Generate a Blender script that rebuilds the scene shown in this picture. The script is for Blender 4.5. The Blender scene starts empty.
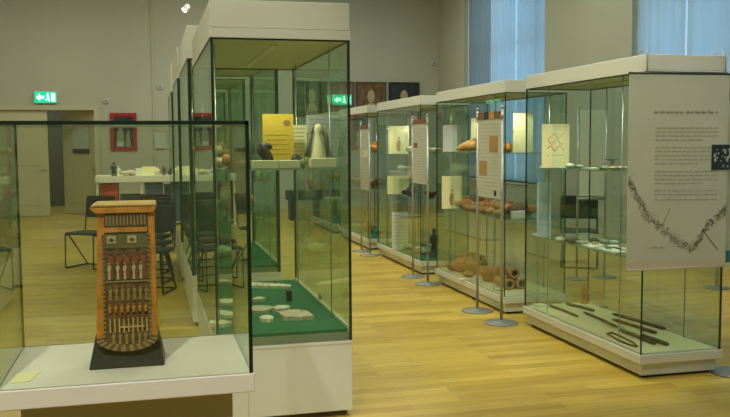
import bpy, bmesh, math, random
from mathutils import Vector, Matrix, noise
random.seed(7)
sc = bpy.context.scene
col = sc.collection
PI = math.pi
# ------------------------------------------------------------------ camera
F, YAW, PITCH, ROLL, H = 853.5, 0.2476, 0.0761, -0.0072, 1.6
CX, CY = 365.0, 208.5
FW = Vector((math.sin(YAW)*math.cos(PITCH), math.cos(YAW)*math.cos(PITCH), -math.sin(PITCH)))
_r = Vector((math.cos(YAW), -math.sin(YAW), 0)); _u = _r.cross(FW)
RT = _r*math.cos(ROLL) + _u*math.sin(ROLL); UP = -_r*math.sin(ROLL) + _u*math.cos(ROLL)
EYE = Vector((0, 0, H))
def _ray(x, y): return FW + RT*((x-CX)/F) - UP*((y-CY)/F)
def onz(x, y, z):
    d = _ray(x, y); return EYE + d*((z-H)/d.z)
def ony(x, y, Y):
    d = _ray(x, y); return EYE + d*(Y/d.y)
def onx(x, y, X):
    d = _ray(x, y); return EYE + d*(X/d.x)
cd = bpy.data.cameras.new('camera'); cam = bpy.data.objects.new('camera', cd); col.objects.link(cam)
cd.sensor_width = 36; cd.lens = 36*F/730; cd.clip_end = 100; cd.clip_start = .05
M3 = Matrix((RT, UP, -FW)).transposed()
cam.matrix_world = Matrix.Translation(EYE) @ M3.to_4x4()
sc.camera = cam

# ------------------------------------------------------------------ materials
def mat(name, c, rough=.6, metal=0, vary=0, scale=8, bump=0, spec=.5, emit=None, estr=1):
    m = bpy.data.materials.new(name); m.use_nodes = True
    nt = m.node_tree; b = nt.nodes['Principled BSDF']
    b.inputs['Base Color'].default_value = (*c, 1); b.inputs['Roughness'].default_value = rough
    b.inputs['Metallic'].default_value = metal; b.inputs['Specular IOR Level'].default_value = spec
    if emit:
        b.inputs['Emission Color'].default_value = (*emit, 1); b.inputs['Emission Strength'].default_value = estr
    if vary or bump:
        tc = nt.nodes.new('ShaderNodeTexCoord'); n = nt.nodes.new('ShaderNodeTexNoise')
        n.inputs['Scale'].default_value = scale; n.inputs['Detail'].default_value = 5
        nt.links.new(tc.outputs['Object'], n.inputs['Vector'])
        if vary:
            r = nt.nodes.new('ShaderNodeValToRGB')
            r.color_ramp.elements[0].position = .3; r.color_ramp.elements[1].position = .7
            r.color_ramp.elements[0].color = (*[v*(1-vary) for v in c], 1)
            r.color_ramp.elements[1].color = (*[min(1, v*(1+vary)) for v in c], 1)
            nt.links.new(n.outputs['Fac'], r.inputs['Fac']); nt.links.new(r.outputs['Color'], b.inputs['Base Color'])
        if bump:
            bp = nt.nodes.new('ShaderNodeBump'); bp.inputs['Strength'].default_value = bump; bp.inputs['Distance'].default_value = .01
            nt.links.new(n.outputs['Fac'], bp.inputs['Height']); nt.links.new(bp.outputs['Normal'], b.inputs['Normal'])
    return m
M = {}
M['wall'] = mat('wall_paint', (.465, .475, .385), .85, vary=.04, scale=.7, bump=.05)
M['ceil'] = mat('ceiling_paint', (.6, .6, .52), .9)
M['trim'] = mat('trim_paint', (.52, .50, .33), .5)
M['doorp'] = mat('door_paint', (.56, .53, .36), .45)
M['header'] = mat('cabinet_white', (.68, .68, .57), .4, vary=.02, scale=2)
M['plinth'] = mat('plinth_white', (.67, .67, .57), .45, vary=.03, scale=2)
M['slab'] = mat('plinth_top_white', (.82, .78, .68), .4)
M['under'] = mat('plinth_yellow_grey', (.42, .38, .26), .5)  # yellowish grey of the set-back pedestal and the cupboard joint
M['dark'] = mat('shadow_gap_black', (.03, .028, .024), .6)
M['bronze_dark'] = mat('dark_carved_bronze', (.05, .032, .022), .5, vary=.4, scale=30, bump=.4)
M['kick'] = mat('recess_brown', (.10, .08, .06), .6)
M['black'] = mat('black_plastic', (.012, .013, .013), .45)
M['chairseat'] = mat('black_upholstery', (.013, .016, .018), .6, bump=.2, scale=80)
M['steel'] = mat('brushed_steel', (.42, .43, .38), .4, metal=.5)
M['disc'] = mat('stand_base_grey', (.20, .215, .20), .4, metal=.3)
M['darkmetal'] = mat('dark_bronze_profile', (.03, .045, .03), .4, metal=.3)
M['felt_green'] = mat('green_felt', (.018, .135, .055), .95, vary=.15, scale=60, bump=.2)
M['felt_cream'] = mat('cream_felt', (.74, .65, .38), .95, vary=.04, scale=40)
M['card_yellow'] = mat('yellow_card', (.92, .66, .06), .8)
M['card_pale'] = mat('pale_yellow_card', (.90, .87, .48), .8)
M['card_white'] = mat('white_card', (.80, .80, .66), .8)
M['card_grey'] = mat('grey_card', (.50, .55, .50), .8)
M['card_blue'] = mat('bluish_card', (.55, .66, .66), .8)
M['ink'] = mat('black_ink', (.03, .03, .025), .8)
M['ink_soft'] = mat('faded_ink', (.27, .27, .20), .8)
M['ink_faint'] = mat('grey_print', (.40, .40, .31), .8)
M['ink_brown'] = mat('brown_ink', (.42, .25, .08), .8)
M['ink_red'] = mat('red_ink', (.62, .28, .10), .8)
M['terra'] = mat('terracotta', (.52, .21, .07), .75, vary=.35, scale=14, bump=.5)
M['terra_light'] = mat('light_terracotta', (.52, .27, .10), .75, vary=.3, scale=14, bump=.4)
M['terra_dark'] = mat('dark_brown_clay', (.12, .055, .03), .7, vary=.3, scale=20, bump=.4)
M['terra_orange'] = mat('orange_clay', (.62, .26, .05), .6, vary=.2, scale=20)
M['stone'] = mat('pale_stone', (.74, .66, .46), .85, vary=.25, scale=30, bump=.5)
M['stone_brown'] = mat('brown_stone', (.52, .41, .27), .85, vary=.3, scale=30, bump=.5)
M['stone_dark'] = mat('dark_stone', (.05, .05, .045), .5, vary=.3, scale=20)
M['glassy'] = mat('green_frit', (.30, .36, .22), .35, vary=.4, scale=20)
M['cream_block'] = mat('cream_mount', (.80, .77, .46), .7)
M['old_wood'] = mat('old_dark_wood', (.12, .07, .03), .7, vary=.4, scale=30, bump=.4)
M['gold'] = mat('golden_bronze', (.62, .32, .08), .5, metal=.2)
M['book_red'] = mat('red_card', (.40, .03, .025), .6)
M['box_blue'] = mat('blue_board', (.07, .10, .17), .6)
M['box_navy'] = mat('navy_board', (.03, .045, .08), .6)
M['frame_red'] = mat('red_frame', (.36, .02, .02), .4)
M['sign_green'] = mat('exit_sign_green', (.0, .35, .2), .4, emit=(.0, .62, .30), estr=1.1)
M['sign_white'] = mat('exit_sign_white', (.8, 1, .9), .4, emit=(.45, 1.0, .78), estr=2.4)
M['lamp_glow'] = mat('spot_lens', (1, 1, 1), .4, emit=(1, .97, .88), estr=2)
M['lamp_white'] = mat('lamp_housing', (.8, .8, .76), .4)
M['banner'] = mat('banner_print', (.55, .56, .44), .7, vary=.04, scale=3)
M['banner_peach'] = mat('banner_peach_band', (.58, .50, .36), .7)
M['brown_art'] = mat('brown_picture', (.14, .085, .035), .6, vary=.6, scale=7)
M['dark_art'] = mat('dark_picture', (.022, .03, .035), .5, vary=.6, scale=6)
M['green_art'] = mat('green_picture', (.06, .075, .03), .6, vary=.6, scale=6)
M['pinkish'] = mat('pinkish_art', (.22, .12, .09), .6, vary=.3, scale=6)
M['skin_art'] = mat('pale_head_print', (.45, .38, .22), .7)
M['teal'] = mat('teal_print', (.04, .20, .25), .6)
M['brownprint'] = mat('brown_print', (.22, .10, .05), .6)
M['case_orange'] = mat('gilded_orange_wood', (.60, .25, .035), .5, vary=.25, scale=25, bump=.3)
M['case_dark'] = mat('painted_panel_ground', (.13, .075, .03), .6, vary=.5, scale=60)
M['case_tan'] = mat('tan_paint', (.33, .23, .09), .6, vary=.2, scale=80)
M['case_cream'] = mat('cream_paint', (.52, .43, .25), .6)
M['case_red'] = mat('red_paint', (.27, .075, .03), .6)
M['case_green'] = mat('green_paint', (.15, .13, .05), .6)
M['case_top'] = mat('light_ochre_lid', (.70, .45, .16), .5, vary=.15, scale=30)
M['corridor'] = mat('corridor_dim_paint', (.11, .11, .085), .85)  # dimness of the corridor put into a darker wall colour

def planks():
    m = bpy.data.materials.new('oak_planks'); m.use_nodes = True; nt = m.node_tree; b = nt.nodes['Principled BSDF']
    tc = nt.nodes.new('ShaderNodeTexCoord'); br = nt.nodes.new('ShaderNodeTexBrick')
    br.offset = .37; br.inputs['Scale'].default_value = 1
    br.inputs['Brick Width'].default_value = .9; br.inputs['Row Height'].default_value = .10
    br.inputs['Mortar Size'].default_value = .0012; br.inputs['Mortar Smooth'].default_value = .1; br.inputs['Bias'].default_value = 0
    br.inputs['Color1'].default_value = (.46, .305, .042, 1); br.inputs['Color2'].default_value = (.63, .455, .083, 1)
    br.inputs['Mortar'].default_value = (.33, .22, .05, 1)
    nt.links.new(tc.outputs['Object'], br.inputs['Vector'])
    mp = nt.nodes.new('ShaderNodeMapping'); mp.inputs['Scale'].default_value = (1.2, 22, 1)
    nt.links.new(tc.outputs['Object'], mp.inputs['Vector'])
    n = nt.nodes.new('ShaderNodeTexNoise'); n.inputs['Scale'].default_value = 2.5; n.inputs['Detail'].default_value = 6
    nt.links.new(mp.outputs['Vector'], n.inputs['Vector'])
    mx = nt.nodes.new('ShaderNodeMix'); mx.data_type = 'RGBA'; mx.blend_type = 'MULTIPLY'; mx.inputs['Factor'].default_value = .6
    r = nt.nodes.new('ShaderNodeValToRGB'); r.color_ramp.elements[0].color = (.62, .58, .5, 1); r.color_ramp.elements[1].color = (1, 1, 1, 1)
    r.color_ramp.elements[0].position = .3; r.color_ramp.elements[1].position = .62
    nt.links.new(n.outputs['Fac'], r.inputs['Fac'])
    nt.links.new(br.outputs['Color'], mx.inputs['A']); nt.links.new(r.outputs['Color'], mx.inputs['B'])
    nt.links.new(mx.outputs['Result'], b.inputs['Base Color'])
    b.inputs['Roughness'].default_value = .36; b.inputs['Specular IOR Level'].default_value = .45
    return m
M['floor'] = planks()

def glass(name, tint, base=.045, clear=1.0):
    m = bpy.data.materials.new(name); m.use_nodes = True; nt = m.node_tree; nt.nodes.clear()
    out = nt.nodes.new('ShaderNodeOutputMaterial'); mix = nt.nodes.new('ShaderNodeMixShader')
    tr = nt.nodes.new('ShaderNodeBsdfTransparent'); tr.inputs['Color'].default_value = (*tint, 1)
    gl = nt.nodes.new('ShaderNodeBsdfGlossy'); gl.inputs['Roughness'].default_value = .0; gl.inputs['Color'].default_value = (.9, 1, .93, 1)
    lw = nt.nodes.new('ShaderNodeLayerWeight'); lw.inputs['Blend'].default_value = .5
    p = nt.nodes.new('ShaderNodeMath'); p.operation = 'POWER'; p.inputs[1].default_value = 5
    a = nt.nodes.new('ShaderNodeMath'); a.operation = 'MULTIPLY_ADD'; a.inputs[1].default_value = .8; a.inputs[2].default_value = base
    nt.links.new(lw.outputs['Facing'], p.inputs[0]); nt.links.new(p.outputs[0], a.inputs[0])
    nt.links.new(a.outputs[0], mix.inputs['Fac']); nt.links.new(tr.outputs[0], mix.inputs[1]); nt.links.new(gl.outputs[0], mix.inputs[2])
    nt.links.new(mix.outputs[0], out.inputs['Surface'])
    return m
M['glass'] = glass('case_glass', (.905, .943, .928))
M['glass_hood'] = glass('hood_glass', (.945, .965, .92))
M['glass_green'] = glass('green_case_glass', (.915, .96, .918))
M['shelfglass'] = glass('shelf_glass', (.86, .95, .88), .06)
M['edge'] = mat('glass_edge_green', (.006, .016, .01), .25)
M['shelfedge'] = mat('shelf_edge_green', (.30, .42, .30), .25)
M['winglass'] = glass('window_glass', (.97, .98, .98), .03)

def curtain_mat(name, c):
    m = bpy.data.materials.new(name); m.use_nodes = True; nt = m.node_tree; nt.nodes.clear()
    out = nt.nodes.new('ShaderNodeOutputMaterial'); mix = nt.nodes.new('ShaderNodeMixShader'); mix.inputs['Fac'].default_value = .55
    d = nt.nodes.new('ShaderNodeBsdfDiffuse'); t = nt.nodes.new('ShaderNodeBsdfTranslucent')
    d.inputs['Color'].default_value = (*c, 1); t.inputs['Color'].default_value = (*c, 1)
    nt.links.new(d.outputs[0], mix.inputs[1]); nt.links.new(t.outputs[0], mix.inputs[2]); nt.links.new(mix.outputs[0], out.inputs['Surface'])
    return m
M['curtain'] = curtain_mat('blue_white_curtain', (.62, .72, .80))
M['curtain_grey'] = curtain_mat('grey_curtain', (.40, .46, .50))

# ------------------------------------------------------------------ mesh helpers
class MB:
    def __init__(s): s.bm = bmesh.new(); s.mats = []
    def mi(s, m):
        m = M[m] if isinstance(m, str) else m
        if m not in s.mats: s.mats.append(m)
        return s.mats.index(m)
    def box(s, x0, x1, y0, y1, z0, z1, m=None, em=None):
        vs = [s.bm.verts.new(p) for p in ((x0,y0,z0),(x1,y0,z0),(x1,y1,z0),(x0,y1,z0),(x0,y0,z1),(x1,y0,z1),(x1,y1,z1),(x0,y1,z1))]
        fs = [((3,2,1,0),2),((4,5,6,7),2),((0,1,5,4),1),((2,3,7,6),1),((1,2,6,5),0),((3,0,4,7),0)]
        dims = (x1-x0, y1-y0, z1-z0); thin = dims.index(min(dims))
        a = s.mi(m) if m else 0; e = s.mi(em) if em else a
        for idx, ax in fs:
            f = s.bm.faces.new([vs[i] for i in idx]); f.material_index = a if (ax == thin or not em) else e
        return vs
    def prism(s, poly, y0, y1, m=None, axis='y'):
        """polygon in (a,b) extruded along axis"""
        def P(a, b, t): return {'y': (a, t, b), 'z': (a, b, t), 'x': (t, a, b)}[axis]
        A = [s.bm.verts.new(P(a, b, y0)) for a, b in poly]; B = [s.bm.verts.new(P(a, b, y1)) for a, b in poly]
        k = s.mi(m) if m else 0; n = len(poly)
        for f in [s.bm.faces.new(A), s.bm.faces.new(B[::-1])] + [s.bm.faces.new((A[i], B[i], B[(i+1) % n], A[(i+1) % n])) for i in range(n)]:
            f.material_index = k
        return A+B
    def tube(s, pts, r, m=None, seg=10):
        pts = [Vector(p) for p in pts]; k = s.mi(m) if m else 0; rings = []
        for i, p in enumerate(pts):
            if i == 0: d = pts[1]-p
            elif i == len(pts)-1: d = p-pts[-2]
            else: d = (pts[i+1]-p).normalized()+(p-pts[i-1]).normalized()
            d.normalize(); a = d.cross(Vector((0, 0, 1)) if abs(d.z) < .9 else Vector((1, 0, 0))).normalized(); b = d.cross(a)
            rr = r[i] if isinstance(r, (list, tuple)) else r
            rings.append([s.bm.verts.new(p+(a*math.cos(2*PI*j/seg)+b*math.sin(2*PI*j/seg))*rr) for j in range(seg)])
        for A, B in zip(rings, rings[1:]):
            for j in range(seg):
                f = s.bm.faces.new((A[j], A[(j+1) % seg], B[(j+1) % seg], B[j])); f.material_index = k; f.smooth = True
        for R_ in (rings[0][::-1], rings[-1]):
            f = s.bm.faces.new(R_); f.material_index = k
    def lathe(s, prof, c=(0, 0, 0), m=None, seg=20, axis='z'):
        k = s.mi(m) if m else 0; c = Vector(c); rings = []
        for r, z in prof:
            ring = []
            for j in range(seg):
                a = 2*PI*j/seg; p = Vector((r*math.cos(a), r*math.sin(a), z))
                if axis == 'y': p = Vector((p.x, -p.z, p.y))
                if axis == 'x': p = Vector((-p.z, p.y, p.x))
                ring.append(s.bm.verts.new(c+p))
            rings.append(ring)
        for A, B in zip(rings, rings[1:]):
            for j in range(seg):
                f = s.bm.faces.new((A[j], A[(j+1) % seg], B[(j+1) % seg], B[j])); f.material_index = k; f.smooth = True
        for R_ in (rings[0][::-1], rings[-1]):
            f = s.bm.faces.new(R_); f.material_index = k
    def blob(s, c, size, m=None, seed=0, rough=.25, sub=2):
        k = s.mi(m) if m else 0
        r = bmesh.ops.create_icosphere(s.bm, subdivisions=sub, radius=1)
        for v in r['verts']:
            q = v.co.copy(); f = 1+rough*noise.noise(q*1.6+Vector((seed*7.3, seed*3.1, seed)))*1.5
            v.co = Vector((q.x*size[0]*f, q.y*size[1]*f, q.z*size[2]*f))+Vector(c)
        for v in r['verts']:
            for f in v.link_faces: f.material_index = k; f.smooth = True
    def shard(s, c, w, d, h, m=None, seed=0, n=9, rot=0):
        rnd = random.Random(seed*31+5); poly = []
        for i in range(n):
            a = 2*PI*i/n; r = rnd.uniform(.78, 1.15)
            x, y = math.cos(a)*w/2*r, math.sin(a)*d/2*r
            poly.append((c[0]+x*math.cos(rot)-y*math.sin(rot), c[1]+x*math.sin(rot)+y*math.cos(rot)))
        s.prism(poly, c[2], c[2]+h, m, 'z')
    def build(s, name, mt=None, parent=None, bevel=0, origin=None):
        if mt and not s.mats: s.mats.append(M[mt])
        bmesh.ops.recalc_face_normals(s.bm, faces=s.bm.faces)
        xs = [v.co for v in s.bm.verts]
        if parent is None:
            if origin is None:
                lo = [min(v[i] for v in xs) for i in range(3)]; hi = [max(v[i] for v in xs) for i in range(3)]
                origin = Vector(((lo[0]+hi[0])/2, (lo[1]+hi[1])/2, lo[2]))
            off = Vector(origin)
        else:
            off = ORG[parent]
        for v in s.bm.verts: v.co -= off
        me = bpy.data.meshes.new(name); s.bm.to_mesh(me); s.bm.free()
        for m in s.mats: me.materials.append(m)
        o = bpy.data.objects.new(name, me); col.objects.link(o)
        if parent is None: o.location = off
        else: o.parent = parent
        ORG[o] = off
        if bevel:
            b = o.modifiers.new('bevel', 'BEVEL'); b.width = bevel; b.segments = 2; b.limit_method = 'ANGLE'
        return o
ORG = {}
def empty(name, loc):
    o = bpy.data.objects.new(name, None); col.objects.link(o); o.location = loc; o.empty_display_size = .1; ORG[o] = Vector(loc); return o
LAB = {}
def tag(o, label=None, cat=None, group=None, kind=None):
    if label: o['label'] = label; LAB[label] = LAB.get(label, 0)+1
    if cat: o['category'] = cat
    if group: o['group'] = group
    if kind: o['kind'] = kind
    return o
def S(name, mb, m, label=None, cat=None):
    o = mb.build(name, m); o['kind'] = 'structure'
    return tag(o, label, cat)
def bx(*a, **k):
    b = MB(); b.box(*a, **k); return b

# ------------------------------------------------------------------ room shell
XL, XR, YB, YF, ZC = -5.2, 7.1, 20.5, -4.0, 5.6
S('floor', bx(XL-.2, XR+.2, YF-.2, 24.2, -.1, 0), 'floor', 'yellow oak plank floor of the gallery', 'floor')
S('ceiling', bx(XL-.2, XR+.2, YF-.2, YB+.2, ZC, ZC+.15), 'ceil', 'pale ceiling of the gallery', 'ceiling')
DX0 = ony(-28, 150, YB).x; DX1 = ony(95, 150, YB).x; DZ = ony(60, 110, YB).z
b = MB()
b.box(XL-.2, DX0, YB, YB+.3, 0, ZC); b.box(DX1, XR+.2, YB, YB+.3, 0, ZC); b.box(DX0, DX1, YB, YB+.3, DZ, ZC)
S('wall_back', b, 'wall', 'pale olive far wall with double doorway and pictures', 'wall')
S('wall_left', bx(XL-.2, XL, YF, YB, 0, ZC), 'wall', 'pale olive left side wall', 'wall')
S('wall_front', bx(XL, XR, YF-.2, YF, 0, ZC), 'wall', 'pale wall behind the camera', 'wall')
WIN = [(14.54, 18.68, .8, 5.1), (9.35, 11.62, .8, 5.1)]
b = MB()
b.box(XR, XR+.35, 18.68, YB, 0, ZC); b.box(XR, XR+.35, 11.62, 14.54, 0, ZC); b.box(XR, XR+.35, 3.5, 9.35, 0, ZC)
b.box(XR, XR+.35, YF, .8, 0, ZC); b.box(XR, XR+.35, .8, 3.5, 0, .8); b.box(XR, XR+.35, .8, 3.5, 5.1, ZC)
for y0, y1, z0, z1 in WIN: b.box(XR, XR+.35, y0, y1, 0, z0); b.box(XR, XR+.35, y0, y1, z1, ZC)
S('wall_right', b, 'wall', 'pale wall with tall blue-curtained windows', 'wall')
b = MB(); b.box(DX1+.12, XR, YB-.025, YB, 0, .14); b.box(XL, DX0-.12, YB-.025, YB, 0, .14)
S('baseboard_back', b, 'trim', 'pale skirting board along the far wall', 'baseboard')
S('baseboard_right', bx(XR-.025, XR, YF, YB-.025, 0, .14), 'trim', 'pale skirting board under the windows', 'baseboard')
px = ony(152.5, 60, YB).x
S('trim_1', bx(px-.018, px+.018, YB-.03, YB, .14, ZC), 'trim', 'thin vertical strip running up the far wall', 'trim')
# doorway
b = MB(); b.box(DX1, DX1+.11, YB-.04, YB, 0, DZ+.11); b.box(DX0-.11, DX0, YB-.04, YB, 0, DZ+.11); b.box(DX0, DX1, YB-.04, YB, DZ, DZ+.11)
S('trim_2', b, 'trim', 'cream moulded frame around the double doorway', 'door frame')
dm = ony(48.5, 150, YB).x
def door(name, w, panels, notice, handle_side):
    """leaf in local coordinates: hinge at x=0, leaf towards +x"""
    r = empty(name, (0, 0, 0)); r['kind'] = 'structure'
    b = MB(); b.box(0, w, 0, .045, .01, DZ-.01)
    for z0, z1 in panels: b.box(.14, w-.14, -.012, 0, z0, z1)
    b.build('door_panel', 'doorp', r, bevel=.006)
    if notice:
        n = bx(w*.14, w*.66, -.03, -.014, 1.42, 2.12).build('notice', 'card_grey', r)
        bx(w*.14, w*.66, -.034, -.03, 1.42, 1.52).build('notice_strip', 'ink', n)
    h = MB(); hx = w-.06 if handle_side else .06
    h.tube([(hx, 0, 1.05), (hx, -.05, 1.05), (hx-.1, -.05, 1.05)], .012, 'steel', 8); h.build('door_handle', None, r)
    return r
W = dm-DX0
d1 = door('door_1', W-.01, [(.25, .95), (1.15, DZ-.2)], False, True); d1.location = (DX0, YB+.03, 0)
tag(d1, 'closed pale cream door leaf left of the dark gap', 'door')
d2 = door('door_2', DX1-dm-.02, [(.25, .95)], True, False)
d2.location = (DX1-.01, YB+.12, 0); d2.rotation_euler = (0, 0, PI-.70)
# leaf swings into the passage; mirror so that its face looks to the room
d2.scale = (1, -1, 1)
tag(d2, 'open pale door leaf carrying a grey notice', 'door')
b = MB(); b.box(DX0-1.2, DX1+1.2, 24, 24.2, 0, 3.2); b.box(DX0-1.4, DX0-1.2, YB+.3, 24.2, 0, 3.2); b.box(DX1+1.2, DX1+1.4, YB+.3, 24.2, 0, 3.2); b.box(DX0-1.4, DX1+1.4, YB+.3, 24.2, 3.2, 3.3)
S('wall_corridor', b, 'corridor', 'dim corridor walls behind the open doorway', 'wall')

# windows with frame, glass and pleated curtains
def pleat(y0, y1, z0, z1, m, x=XR+.12, n=None, amp=.025):
    b = MB(); k = b.mi(m); n = n or int((y1-y0)/.13); st = n*6; A = []
    for i in range(st+1):
        y = y0+(y1-y0)*i/st; xx = x+amp*math.sin(2*PI*i/6)+.008*math.sin(i*1.7)
        A.append([b.bm.verts.new((xx, y, z)) for z in (z0, z1)] + [b.bm.verts.new((xx+.003, y, z)) for z in (z0, z1)])
    for p, q in zip(A, A[1:]):
        for a, c in ((0, 1), (2, 3)):
            f = b.bm.faces.new((p[a], q[a], q[c], p[c])); f.material_index = k; f.smooth = True
    return b
def window(name, y0, y1, z0, z1, muls, label):
    r = empty(name, (XR+.3, (y0+y1)/2, z0)); r['kind'] = 'structure'; tag(r, label, 'window')
    b = MB(); t = .06; x0, x1 = XR+.25, XR+.31
    b.box(x0, x1, y0, y1, z0, z0+t); b.box(x0, x1, y0, y1, z1-t, z1); b.box(x0, x1, y0, y0+t, z0, z1); b.box(x0, x1, y1-t, y1, z0, z1)
    for y in muls: b.box(x0, x1, y-.03, y+.03, z0, z1)
    b.box(x0, x1, y0, y1, 3.6, 3.66)
    b.build('window_frame', 'header', r)
    bx(XR+.275, XR+.283, y0+t, y1-t, z0+t, z1-t).build('pane', 'winglass', r)
    bx(XR-.03, XR+.25, y0, y1, z0-.03, z0, ).build('window_sill', 'header', r)
    return r
window('window_1', *WIN[0], [15.2, 17.37], 'tall window behind the third display case with grey and blue curtains')
window('window_2', *WIN[1], [10.45], 'tall window above the banner with light blue curtains')
window('window_3', .8, 3.5, .8, 5.1, [2.15], 'tall curtained window to the right of the camera')
def curtain(y0, y1, m, label, n=None, amp=.025):
    o = pleat(y0, y1, .83, 5.06, m, n=n, amp=amp).build('curtain', None); tag(o, label, 'curtain'); return o
curtain(17.42, 18.66, 'curtain_grey', 'grey blue pleated curtain at the left end of the far window')
curtain(16.13, 17.33, 'curtain', 'light blue pleated curtain in the middle of the far window')
curtain(14.56, 16.0, 'curtain', 'light blue pleated curtain at the right end of the far window')
curtain(10.47, 11.60, 'curtain', 'smooth light blue curtain above the left half of the banner', n=6, amp=.01)
curtain(9.37, 10.43, 'curtain', 'smooth light blue curtain above the right half of the banner', n=5, amp=.01)
curtain(.82, 3.48, 'curtain', 'blue curtain of the window beside the camera')

# ------------------------------------------------------------------ signs, pictures and wall devices
def exit_sign(cx_, cz, label):
    r = empty('exit_sign', (cx_, YB, cz-.13)); tag(r, label, 'exit sign')
    bx(cx_-.235, cx_+.235, YB-.08, YB, cz-.13, cz+.13).build('housing', 'header', r)
    bx(cx_-.23, cx_+.23, YB-.088, YB-.08, cz-.12, cz+.12).build('sign_face', 'sign_green', r)
    y1 = YB-.088; y0 = y1-.006
    b = MB()   # arrow, running figure and doorway
    b.prism([(cx_-.20, cz), (cx_-.12, cz+.08), (cx_-.12, cz+.03), (cx_-.03, cz+.03), (cx_-.03, cz-.03), (cx_-.12, cz-.03), (cx_-.12, cz-.08)], y0, y1)
    b.build('arrow', 'sign_white', r)
    b = MB(); b.prism([(cx_+.045+.02*math.cos(a*PI/4), cz+.075+.02*math.sin(a*PI/4)) for a in range(8)], y0, y1)
    b.prism([(cx_+.02, cz+.04), (cx_+.07, cz+.05), (cx_+.075, cz-.02), (cx_+.045, cz-.03)], y0, y1)
    b.prism([(cx_+.045, cz-.02), (cx_+.075, cz-.02), (cx_+.085, cz-.09), (cx_+.065, cz-.09)], y0, y1)
    b.prism([(cx_+.045, cz-.02), (cx_+.055, cz-.045), (cx_+.0, cz-.075), (cx_-.01, cz-.055)], y0, y1)
    b.build('running_figure', 'sign_white', r)
    b = MB(); b.box(cx_+.12, cx_+.20, y0, y1, cz-.09, cz+.09); b.build('doorway_mark', 'sign_white', r)
p = ony(46, 97.5, YB); exit_sign(p.x, p.z, 'lit green exit sign above the doorway on the far left')
p = ony(341.5, 100, YB); exit_sign(p.x, p.z, 'added lit green exit sign standing in for a reflection in the case glass')  # second sign added in place of a reflection in the glass

def picture(x0, x1, z0, z1, fm, am, label, mats=None, style=0, fw=.07):
    r = empty('framed_picture', ((x0+x1)/2, YB, z0)); tag(r, label, 'picture')
    b = MB(); y0, y1 = YB-.04, YB
    b.box(x0, x1, y0, y1, z0, z0+fw); b.box(x0, x1, y0, y1, z1-fw, z1); b.box(x0, x0+fw, y0, y1, z0+fw, z1-fw); b.box(x1-fw, x1, y0, y1, z0+fw, z1-fw)
    b.build('frame', fm, r)
    a = bx(x0+fw, x1-fw, YB-.02, YB-.002, z0+fw, z1-fw).build('artwork', am, r)
    mx, mz, w, h = (x0+x1)/2, (z0+z1)/2, x1-x0, z1-z0
    b = MB()
    if style == 1:     # pale oval head on shoulders
        b.prism([(mx+w*.12*math.cos(t*PI/8), mz+h*.08+h*.19*math.sin(t*PI/8)) for t in range(16)], YB-.028, YB-.02)
        b.prism([(mx-w*.22, z0+fw), (mx-w*.1, mz-h*.12), (mx+w*.1, mz-h*.12), (mx+w*.22, z0+fw)], YB-.026, YB-.02)
        b.build('pale_figure', 'skin_art', a)
    if style == 2:     # pale seated figures low in the picture
        b.prism([(mx-w*.3, z0+fw), (mx-w*.24, mz), (mx-w*.12, mz+h*.16), (mx, mz), (mx+.02, z0+fw)], YB-.026, YB-.02)
        b.prism([(mx+w*.05, z0+fw), (mx+w*.1, mz-h*.05), (mx+w*.2, mz+h*.05), (mx+w*.28, z0+fw)], YB-.026, YB-.02)
        b.build('grey_figures', 'ink_soft', a)
        b = MB(); b.box(mx-w*.25, mx-w*.02, YB-.032, YB-.02, z0+fw+.02, z0+fw+.12); b.build('light_caption', 'card_grey', a)
def P(x, y): return ony(x, y, YB)
picture(P(110, 120).x, P(136.5, 120).x, P(120, 150.5).z, P(120, 113).z, 'frame_red', 'dark_art', 'red framed picture left on the far wall, beside the doorway', style=2, fw=.08)
picture(P(190, 120).x, P(214, 120).x, P(200, 150.5).z, P(200, 113).z, 'frame_red', 'dark_art', 'red framed picture right, next to the row of tall glass cases', style=2, fw=.08)
picture(P(153.8, 140).x, P(167, 140).x, P(160, 148.5).z, P(160, 130).z, 'trim', 'card_grey', 'small grey framed sheet between the two red framed pictures', fw=.02)
zz0, zz1 = P(400, 82).z-.85, P(370, 82).z
picture(P(355.5, 90).x, P(386, 90).x, zz0, zz1, 'kick', 'brown_art', 'brown picture of a pale head, directly right of the nearest tall case', style=1, fw=.03)
picture(P(388.5, 90).x, P(419, 90).x, zz0, zz1, 'ink', 'dark_art', 'dark blue picture with a pale head, rightmost on the far wall', style=1, fw=.03)
picture(P(330, 90).x, P(354, 90).x, zz0, zz1, 'kick', 'pinkish', 'reddish picture partly hidden behind the tall case corner', fw=.03)
picture(P(296, 90).x, P(327, 90).x, zz0, zz1, 'ink', 'green_art', 'green brown picture seen through the nearest tall case', style=1, fw=.03)

def device(x, y, label, name='wall_sensor'):
    p = P(x, y); r = empty(name, (p.x, YB, p.z-.06)); tag(r, label, 'sensor')
    b = MB(); b.lathe([(.07, 0), (.07, .02), (.055, .05)], (p.x, YB-.0, p.z), 'card_grey', 14, 'y'); b.build('housing', None, r)
    b = MB(); b.lathe([(.03, .05), (.025, .065)], (p.x, YB, p.z), 'ink_soft', 10, 'y'); b.build('lens', None, r)
device(160, 87, 'small round grey sensor high between the red framed pictures')
device(106, 101, 'small grey sensor above the right corner of the doorway')
device(433, 63, 'small round sensor high on the far wall near the window corner')

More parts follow.
